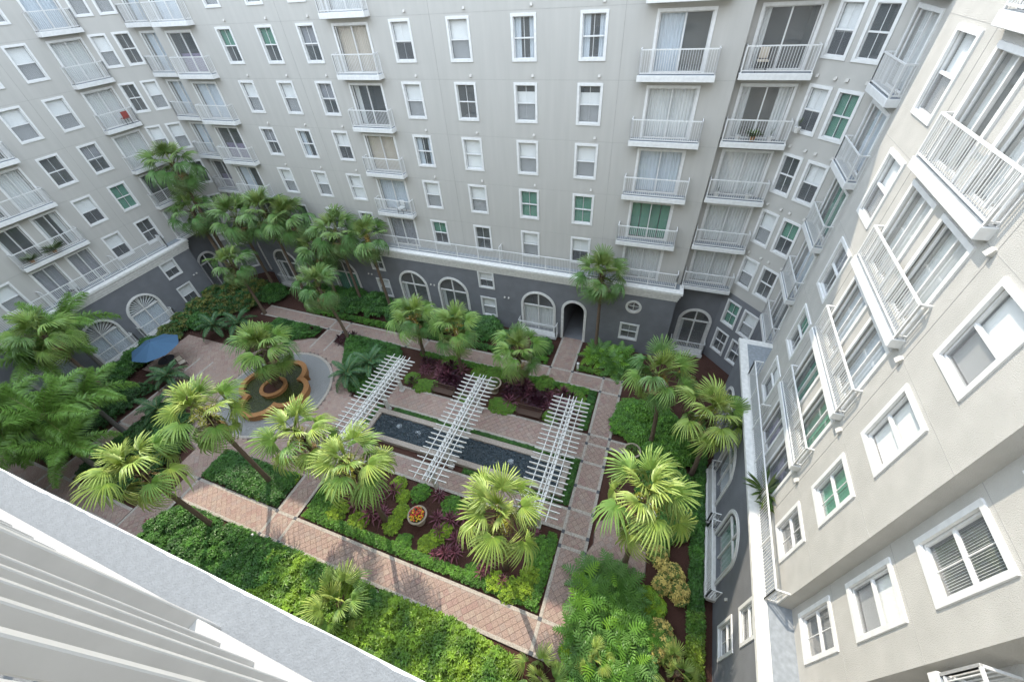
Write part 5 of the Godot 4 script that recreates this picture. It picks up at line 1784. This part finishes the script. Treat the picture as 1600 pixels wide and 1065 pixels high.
	bank("hedge", "low edging at the right side of the bench bed", "hedge", rect(-2.5, -1.95, -19.2, -15.75), 0.2, 300, c_small, deep, mid, 25, {"freq": 1.2})
	bank("hedge", "low edging on the far side of the bench bed", "hedge", rect(-16.4, -2.5, -19.25, -18.75), 0.3, 260, c_small, mid, bright, 26, {"freq": 1.2})
	# bed left of the first pergola and round the plaza
	bank("ground_cover", "deep green ground cover between the first pergola and the far walk", "ground cover", PackedVector2Array([Vector2(-23.8, -19.1), Vector2(-18.4, -19.1), Vector2(-17.2, -17.5), Vector2(-17.2, -13.7), Vector2(-19.6, -13.7), Vector2(-22.2, -16.4)]), 0.5, 150, c_mid, deep, mid, 31)
	bank("ground_cover", "deep green ground cover beside the near walk, left of the flower urn bed", "ground cover", PackedVector2Array([Vector2(-24.45, -6.9), Vector2(-18.3, -6.9), Vector2(-18.3, -4.9), Vector2(-24.5, -4.9)]), 0.4, 170, c_mid, deep, mid, 32)
	for p in [[-19.0, -5.35], [-19.8, -5.3], [-20.6, -5.35], [-18.8, -6.0], [-21.6, -5.4], [-18.75, -6.6]]:
		shrub("dwarf_shrub", Vector2(p[0], p[1]), 0.5, 0.35, c_small, 220, lime, bright, "lime dwarf corner shrub" + beside(Vector2(p[0], p[1])), "lime dwarf shrubs left of the flower urn bed")
	bank("ground_cover", "dark hedge between the far left walk and the plaza", "ground cover", PackedVector2Array([Vector2(-31.5, -19.1), Vector2(-26.6, -19.1), Vector2(-26.6, -18.0), Vector2(-30.3, -16.2), Vector2(-31.8, -17.2)]), 0.6, 140, c_mid, deep, mid, 33)
	for p in [[-23.6, -18.9], [-23.9, -18.2], [-27.0, -18.5], [-22.9, -19.0]]:
		ti_plant(Vector2(p[0], p[1]), 1.2, "dark ti plant" + beside(Vector2(p[0], p[1])), "dark ti plants at the walk crossing", 0)
	for k in 9:
		ti_plant(Vector2(-24.9 + 0.35 * (k % 5) + 0.1 * k, -1.6 + 0.35 * int(k / 5.0) - 0.1 * k), 0.7, "magenta leaved ti plant at the left tip of the near ground cover", "magenta ti plants by the near ledge", 2)
	# shrubs along the back wall
	bank("hedge", "low green edging between far walk and back wall shrubs, left part", "hedge", rect(-30.0, -17.5, -21.5, -20.85), 0.35, 200, c_small, deep, bright, 41)
	bank("hedge", "low green edging between far walk and back wall shrubs, right part", "hedge", rect(-17.4, -6.2, -21.5, -20.85), 0.3, 200, c_small, deep, bright, 42)
	bank("hedge", "low green edging right of the door path", "hedge", PackedVector2Array([Vector2(-3.9, -21.4), Vector2(-0.6, -21.2), Vector2(-0.4, -20.85), Vector2(-3.9, -20.9)]), 0.32, 260, c_small, mid, Color(0.13, 0.22, 0.025), 43)
	for p in [[-25.6, -22.9, 1.5, 1.9], [-23.2, -23.0, 1.4, 1.9], [-27.8, -22.8, 1.5, 1.7], [-20.6, -22.8, 1.4, 1.6], [-18.6, -22.7, 1.2, 1.4], [-16.2, -22.7, 1.2, 1.3], [-14.0, -23.0, 1.3, 1.6], [-12.2, -23.0, 1.3, 1.5], [-10.2, -22.6, 0.9, 0.8], [-30.2, -22.8, 1.4, 1.7]]:
		shrub("leafy_shrub", Vector2(p[0], p[1]), p[2], p[3], c_big, int(520 * p[2]), deep, mid, "large dark leafy wall shrub" + beside(Vector2(p[0], p[1])), "leafy shrubs along the back wall")
	shrub("leafy_shrub", Vector2(-7.0, -22.3), 0.9, 1.1, c_mid, 700, Color(0.05, 0.10, 0.03), mid, "small rounded shrub left of the arched doorway")
	# right bed
	for p in [[0.6, -18.0, 1.0, 1.0], [0.4, -16.9, 1.0, 0.95], [1.9, -18.2, 1.2, 1.2], [2.9, -17.2, 1.2, 1.3], [1.3, -16.3, 0.8, 0.9], [3.5, -15.8, 1.2, 1.2], [2.6, -14.2, 1.1, 1.1], [3.7, -13.2, 1.3, 1.2], [2.7, -12.2, 1.1, 1.1], [3.9, -11.5, 1.1, 1.1], [2.4, -15.3, 0.8, 0.9], [3.0, -10.6, 0.9, 0.9]]:
		shrub("leafy_shrub", Vector2(p[0], p[1]), p[2], p[3], c_mid if i % 2 else c_big, int((900 if i % 2 else 520) * p[2]), mid, bright if p[1] < -15 else mid, "leafy green bed shrub" + beside(Vector2(p[0], p[1])), "leafy shrubs in the right bed")
		i += 1
	for p in [[-2.4, -22.6, 1.0], [-1.6, -22.2, 1.0], [-0.9, -22.9, 0.9], [-3.0, -22.4, 0.8], [-1.2, -21.6, 0.85], [0.2, -21.9, 0.8]]:
		philodendron(Vector2(p[0], p[1]), 22, p[2] * 1.3, deep, mid, "dark cut-leaf philodendron" + beside(Vector2(p[0], p[1])), "philodendrons right of the arched doorway")
	# cut-leaf philodendrons at lower right
	i = 0
	for k in 52:
		var u := k % 7
		var v := int(k / 7.0)
		var x := 0.1 + u * 0.6 + rng.randf_range(-0.25, 0.25)
		var z := -7.3 + v * 0.95 + rng.randf_range(-0.3, 0.3)
		if z < -6.0 and x > 2.3: continue
		if z < -4.2 and x > 3.3: continue
		if x < 0.35 and z > -3.6 and z < -1.0: x += 0.5
		philodendron(Vector2(x, z), 20, rng.randf_range(0.7, 1.15), mid, bright, "bright cut-leaf philodendron" + beside(Vector2(x, z)), "philodendrons in the lower right bed")
	bank("ground_cover", "green undergrowth beneath the cut-leaf philodendrons", "ground cover", PackedVector2Array([Vector2(-0.2, -7.9), Vector2(2.2, -7.6), Vector2(3.2, -5.5), Vector2(3.9, -3.6), Vector2(4.2, 0.3), Vector2(-0.9, 0.3), Vector2(0.3, -2.6), Vector2(0.5, -3.4), Vector2(-0.1, -5.2)]), 0.45, 130, c_mid, deep, mid, 51)
	for p in [[3.9, -8.6, 0.55], [4.3, -7.9, 0.5], [3.5, -8.0, 0.4], [3.6, -5.9, 0.6], [3.9, -5.4, 0.55], [3.5, -5.2, 0.4], [4.3, -3.5, 0.6], [3.6, -3.3, 0.55], [4.0, -2.9, 0.5], [3.2, -9.3, 0.5]]:
		shrub("croton_shrub", Vector2(p[0], p[1]), p[2], 0.75, c_mid, 230, Color(0.55, 0.44, 0.13), Color(0.10, 0.15, 0.03), "yellow variegated croton shrub" + beside(Vector2(p[0], p[1])), "variegated crotons in the right bed")
	for p in [[2.9, -7.3], [3.3, -7.0], [2.7, -6.7], [0.05, -4.4], [-0.1, -3.9]]:
		shrub("dwarf_shrub", Vector2(p[0], p[1]), 0.45, 0.45, c_mid, 140, lime, bright, "small lime edging shrub" + beside(Vector2(p[0], p[1])), "lime shrubs edging the lower right bed")
	bank("hedge", "narrow green hedge along the foot of the right wing, shaded part", "hedge", rect(4.75, 5.35, -19.0, -7.4), 0.55, 200, c_mid, deep, mid, 52, {"freq": 0.9})
	bank("hedge", "narrow lime hedge along the foot of the right wing, near part", "hedge", rect(4.75, 5.4, -7.4, 0.4), 0.55, 210, c_mid, mid, Color(0.17, 0.24, 0.025), 53, {"freq": 0.9})
	for p in [[3.6, -22.6], [4.3, -22.3], [4.6, -21.6]]:
		shrub("croton_shrub", Vector2(p[0], p[1]), 0.35, 0.4, c_mid, 60, Color(0.26, 0.22, 0.05), Color(0.12, 0.15, 0.04), "small yellowish mulch shrub" + beside(Vector2(p[0], p[1])), "small shrubs below the far right arch")
	# left side
	i = 0
	for p in [[-39.8, -19.6, 1.2, 1.9], [-39.6, -17.6, 1.2, 1.9], [-38.6, -20.6, 1.3, 2.0], [-38.0, -18.9, 1.3, 1.7], [-36.6, -21.6, 1.4, 1.9], [-36.4, -20.0, 1.2, 1.6], [-39.7, -15.8, 1.0, 1.6], [-39.5, -14.2, 0.9, 1.5], [-39.5, -12.6, 0.9, 1.5], [-39.4, -11.0, 1.0, 1.4], [-39.2, -9.2, 1.1, 1.5], [-38.4, -16.4, 0.9, 1.3], [-34.6, -21.9, 1.2, 1.6], [-39.0, -7.2, 1.2, 1.4]]:
		shrub("croton_shrub" if i < 7 else "leafy_shrub", Vector2(p[0], p[1]), p[2], p[3], c_big, int(560 * p[2]), deep, Color(0.13, 0.14, 0.03) if i < 8 else mid, ("dense yellowish hedge shrub" if i < 7 else "dense dark hedge shrub") + beside(Vector2(p[0], p[1])), "hedge shrubs along the left wing" if i < 7 else "dark hedge shrubs along the left wing")
		i += 1
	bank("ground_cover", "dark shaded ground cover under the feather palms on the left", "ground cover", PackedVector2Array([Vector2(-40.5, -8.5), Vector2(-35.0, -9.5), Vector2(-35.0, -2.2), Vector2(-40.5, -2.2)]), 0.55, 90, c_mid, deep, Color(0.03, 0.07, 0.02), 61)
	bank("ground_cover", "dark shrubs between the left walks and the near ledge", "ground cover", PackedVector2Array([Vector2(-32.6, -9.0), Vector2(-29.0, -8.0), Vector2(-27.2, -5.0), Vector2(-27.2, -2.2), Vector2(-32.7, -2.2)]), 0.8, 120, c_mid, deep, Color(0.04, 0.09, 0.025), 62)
	# pygmy date palms
	for p in [[-34.0, -10.2, 1.0, "left of the fountain, near the umbrella"], [-35.4, -15.8, 1.3, "behind the umbrella"], [-20.0, -14.6, 1.2, "beside the first pergola"], [-18.9, -16.0, 1.3, "at the far corner of the first pergola"], [-31.6, -7.6, 1.0, "left of the fountain plaza"], [-33.8, -16.9, 1.0, "at the head of the plaza"]]:
		feather_palm(Vector2(p[0], p[1]), p[2], "date", "small dark feathery date palm " + p[3], "", 16, 1.05)
	# foxtail palms
	feather_palm(Vector2(-32.4, -3.6), 3.9, "foxtail", "tall foxtail palm with ringed grey trunk with its crown over the left walk", "", 12, 1.2)
	feather_palm(Vector2(-33.2, -5.6), 3.2, "foxtail", "foxtail palm with yellow-green crownshaft beside the left walk", "", 11, 1.0, Vector2(0.3, 0))
	feather_palm(Vector2(-35.4, -3.1), 4.1, "foxtail", "leftmost foxtail palm, trunk leaning out over the left walk", "", 12, 1.2, Vector2(0.9, 0.6))
	feather_palm(Vector2(-37.6, -6.6), 4.6, "foxtail", "foxtail palm behind the others, close to the left wing", "", 12, 1.0)
	feather_palm(Vector2(-39.3, -9.0), 4.8, "foxtail", "foxtail palm deepest in the left corner, in front of the curtained left arches", "", 12, 1.15)
	feather_palm(Vector2(-30.6, -2.9), 2.6, "foxtail", "short foxtail palm tucked just beyond the white ledge", "", 10, 0.9)
	# fan palms
	var deep_o := {"n": 32, "low": -62.0, "size": 1.08}
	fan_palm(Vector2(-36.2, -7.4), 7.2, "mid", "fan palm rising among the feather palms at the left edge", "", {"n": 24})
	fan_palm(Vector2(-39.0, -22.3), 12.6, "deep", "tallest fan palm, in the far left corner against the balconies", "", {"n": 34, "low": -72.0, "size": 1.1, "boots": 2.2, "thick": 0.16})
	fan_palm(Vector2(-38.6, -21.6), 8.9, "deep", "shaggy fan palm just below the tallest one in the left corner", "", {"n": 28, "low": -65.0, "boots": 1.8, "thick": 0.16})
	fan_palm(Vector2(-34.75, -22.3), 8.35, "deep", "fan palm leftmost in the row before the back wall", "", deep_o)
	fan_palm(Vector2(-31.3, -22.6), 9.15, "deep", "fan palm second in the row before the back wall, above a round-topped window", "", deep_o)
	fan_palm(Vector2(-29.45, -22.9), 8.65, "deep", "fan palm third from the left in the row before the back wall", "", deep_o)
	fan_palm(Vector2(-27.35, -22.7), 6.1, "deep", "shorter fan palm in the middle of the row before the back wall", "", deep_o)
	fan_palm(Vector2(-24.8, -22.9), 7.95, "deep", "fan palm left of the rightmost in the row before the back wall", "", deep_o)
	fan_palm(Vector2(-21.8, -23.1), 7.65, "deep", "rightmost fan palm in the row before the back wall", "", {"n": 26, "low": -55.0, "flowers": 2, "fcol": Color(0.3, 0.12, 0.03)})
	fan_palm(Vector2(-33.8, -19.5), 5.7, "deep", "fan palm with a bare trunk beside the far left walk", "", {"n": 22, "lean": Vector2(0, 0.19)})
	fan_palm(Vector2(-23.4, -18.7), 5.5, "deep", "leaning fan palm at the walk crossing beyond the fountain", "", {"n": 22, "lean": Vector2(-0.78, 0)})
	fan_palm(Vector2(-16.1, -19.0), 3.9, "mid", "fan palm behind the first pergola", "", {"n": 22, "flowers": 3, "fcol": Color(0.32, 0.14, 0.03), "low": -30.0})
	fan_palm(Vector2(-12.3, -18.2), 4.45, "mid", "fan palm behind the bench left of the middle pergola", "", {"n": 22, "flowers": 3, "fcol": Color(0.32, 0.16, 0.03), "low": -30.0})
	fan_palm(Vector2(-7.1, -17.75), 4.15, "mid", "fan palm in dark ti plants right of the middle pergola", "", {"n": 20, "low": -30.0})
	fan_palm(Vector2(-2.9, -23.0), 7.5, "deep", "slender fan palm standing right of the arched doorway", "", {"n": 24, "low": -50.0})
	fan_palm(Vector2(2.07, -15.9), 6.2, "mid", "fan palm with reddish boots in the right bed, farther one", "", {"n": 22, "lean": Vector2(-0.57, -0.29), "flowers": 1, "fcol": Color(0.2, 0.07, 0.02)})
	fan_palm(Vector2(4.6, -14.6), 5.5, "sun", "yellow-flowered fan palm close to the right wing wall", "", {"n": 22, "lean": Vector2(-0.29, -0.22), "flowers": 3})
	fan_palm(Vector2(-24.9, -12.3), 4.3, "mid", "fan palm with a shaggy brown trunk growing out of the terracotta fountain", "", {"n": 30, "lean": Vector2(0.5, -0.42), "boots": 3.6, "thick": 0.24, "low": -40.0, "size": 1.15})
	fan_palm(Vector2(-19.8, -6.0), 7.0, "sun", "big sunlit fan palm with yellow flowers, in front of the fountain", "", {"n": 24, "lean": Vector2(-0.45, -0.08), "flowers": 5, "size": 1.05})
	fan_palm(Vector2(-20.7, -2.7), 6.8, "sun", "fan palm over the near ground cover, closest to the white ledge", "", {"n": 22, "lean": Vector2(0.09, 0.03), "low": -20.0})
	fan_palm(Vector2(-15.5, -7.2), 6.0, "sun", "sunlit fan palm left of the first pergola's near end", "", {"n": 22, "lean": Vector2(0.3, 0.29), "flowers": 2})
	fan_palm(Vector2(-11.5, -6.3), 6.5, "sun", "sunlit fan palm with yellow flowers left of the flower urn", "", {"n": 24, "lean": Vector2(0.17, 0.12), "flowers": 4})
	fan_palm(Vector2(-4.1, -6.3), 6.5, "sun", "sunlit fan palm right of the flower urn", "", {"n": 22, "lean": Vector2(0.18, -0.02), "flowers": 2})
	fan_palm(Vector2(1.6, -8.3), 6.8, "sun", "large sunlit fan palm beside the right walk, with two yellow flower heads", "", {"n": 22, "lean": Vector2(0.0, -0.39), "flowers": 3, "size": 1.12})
	fan_palm(Vector2(-10.9, -1.9), 1.1, "sun", "low fan palm rising from the lime ground cover", "", {"n": 18, "size": 0.85, "low": -15.0})
	fan_palm(Vector2(-1.0, -2.6), 0.9, "sun", "low fan palm at the bottom end of the near walk", "", {"n": 15, "size": 0.6, "low": -10.0})
	fan_palm(Vector2(4.2, -4.6), 1.0, "sun", "low fan palm by the right wing hedge at the bottom", "", {"n": 11, "size": 0.55, "low": -10.0})
	fan_palm(Vector2(0.9, -3.9), 0.8, "sun", "small fan palm among the cut-leaf philodendrons", "", {"n": 14, "size": 0.42, "low": -5.0})

func build_small_things() -> void:
	pergola(-15.82, "white timber pergola left of the others, next to the date palms")
	pergola(-9.42, "white timber pergola in the middle, crossing the pool")
	pergola(-3.15, "white timber pergola at the right end of the pool")
	urn(Vector2(-9.62, -6.95), 1.0, "stone urn with red and yellow flowers in the bark mulch", 45)
	urn(Vector2(-9.15, -17.2), 1.05, "brown urn half hidden behind the middle pergola", 0)
	urn(Vector2(1.05, -14.75), 0.95, "wide clay urn with leafy plant at the end of the right side walk", 0)
	bench(Vector2(-12.55, -15.72), "brown slatted bench left of the middle pergola")
	bench(Vector2(-5.95, -15.72), "brown slatted bench between the middle and right pergolas")
	path_light(Vector2(-3.8, -21.0), "white bollard light at the corner of the door path", 0.85)
	path_light(Vector2(-9.55, -2.98), "white path light tipped over in the lime ground cover", 0.6, 0.5)
	path_light(Vector2(-18.25, -3.05), "small white path light at a corner stone of the near walk", 0.4)
	pot_plant(Vector3(5.73 - 0.35, 15.48 + 0.6, -24.87), 0.55, "small snake plant on the inner sill of a chamfered corner window", true, 1)
	pot_plant(Vector3(2.9, 15.49, -25.25), 0.6, "snake plant at the left end of a recessed right balcony, second row", true, 2)
	pot_plant(Vector3(3.6, 15.49, -25.2), 0.6, "leafy dark plant in the middle of a recessed right balcony, second row", false, 3)
	pot_plant(Vector3(4.4, 15.49, -25.25), 0.6, "snake plant at the right end of a recessed right balcony, second row", true, 4)
	pot_plant(Vector3(2.7, 12.44, -25.25), 0.6, "yellowish potted plant at the left of a recessed right balcony, third row", true, 5)
	pot_plant(Vector3(4.3, 12.44, -25.25), 0.6, "yellowish potted plant at the right of a recessed right balcony, third row", true, 6)
	pot_plant(Vector3(-41.6, 9.4, -12.75), 1.1, "leafy potted tree on a shaded left wing balcony", false, 7)
	pot_plant(Vector3(-41.6, 9.4, -11.3), 0.8, "small leafy pot on a shaded left wing balcony", false, 8)
	chair(Vector3(-41.62, 15.49, -22.6), "small red chair on a flush left wing balcony, third floor down", PI / 2, M.red_cloth)
	chair(Vector3(3.0, 18.54, -25.28), "low wicker chair on the uppermost fully visible recessed right balcony", PI, M.curtain_tan)
	chair(Vector3(-19.0, 9.39, -24.72), "pale chair on a back wall balcony, lowest of its stack", PI, M.curtain_white)
	chair(Vector3(-41.65, 6.34, -12.0), "pale chair on the left wing terrace under paired doors", PI / 2, M.curtain_white)
	pot_plant(Vector3(6.12, 6.34, -10.6), 1.3, "spiky potted palm on the right wing terrace", false, 9)
	pot_plant(Vector3(6.12, 6.34, -10.0), 0.6, "rusty-leaved pot plant on the right wing terrace", false, 10)

func _ready() -> void:
	rng.seed = 20
	var cam := Camera3D.new()
	cam.name = "camera"
	cam.fov = 80.53
	cam.near = 0.02
	cam.far = 400.0
	cam.transform = Transform3D(Basis(Vector3(0.93725609, -0.06009181, -0.34342394), Vector3(-0.19312241, 0.73061997, -0.6549032), Vector3(0.29026671, 0.68013487, 0.67317293)), Vector3(0, CH, 0))
	add_child(cam)
	cam.current = true
	var env := Environment.new()
	var sky := ProceduralSkyMaterial.new()
	sky.sky_top_color = Color(0.82, 0.88, 0.95)
	sky.sky_horizon_color = Color(0.95, 0.96, 0.97)
	sky.sky_curve = 0.22
	sky.ground_bottom_color = Color(0.35, 0.34, 0.32)
	sky.ground_horizon_color = Color(0.75, 0.77, 0.78)
	sky.sky_energy_multiplier = 1.62
	sky.sun_angle_max = 12.0
	env.background_mode = Environment.BG_SKY
	env.sky = Sky.new()
	env.sky.sky_material = sky
	env.tonemap_mode = Environment.TONE_MAPPER_LINEAR
	env.tonemap_exposure = 1.48
	env.sdfgi_enabled = true
	env.ssao_enabled = true
	env.ssil_enabled = true
	var we := WorldEnvironment.new()
	we.name = "world_environment"
	we.environment = env
	add_child(we)
	var sun := DirectionalLight3D.new()
	sun.name = "sun"
	sun.light_color = Color(1.0, 0.95, 0.87)
	sun.light_energy = 1.2
	sun.light_angular_distance = 0.55
	sun.shadow_enabled = true
	var d := Vector3(0.9, -1.5, 1.0).normalized()
	sun.transform = Transform3D(Basis.looking_at(d, UP), Vector3(0, 40, 0))
	add_child(sun)
	make_materials()
	for i in 4:
		var m := leafy("phil%d" % i)
		m.albedo_color = [Color(0.075, 0.18, 0.03), Color(0.115, 0.26, 0.035), Color(0.165, 0.33, 0.035), Color(0.10, 0.21, 0.05)][i].linear_to_srgb()
		phil_mats.append(m)
	build_ground()
	build_back_wing()
	build_left_wing()
	build_right_wing()
	build_near_wing()
	build_pool()
	build_fountain()
	build_umbrella()
	build_planting()
	build_small_things()
	for k in protos: protos[k].free()
	protos.clear()
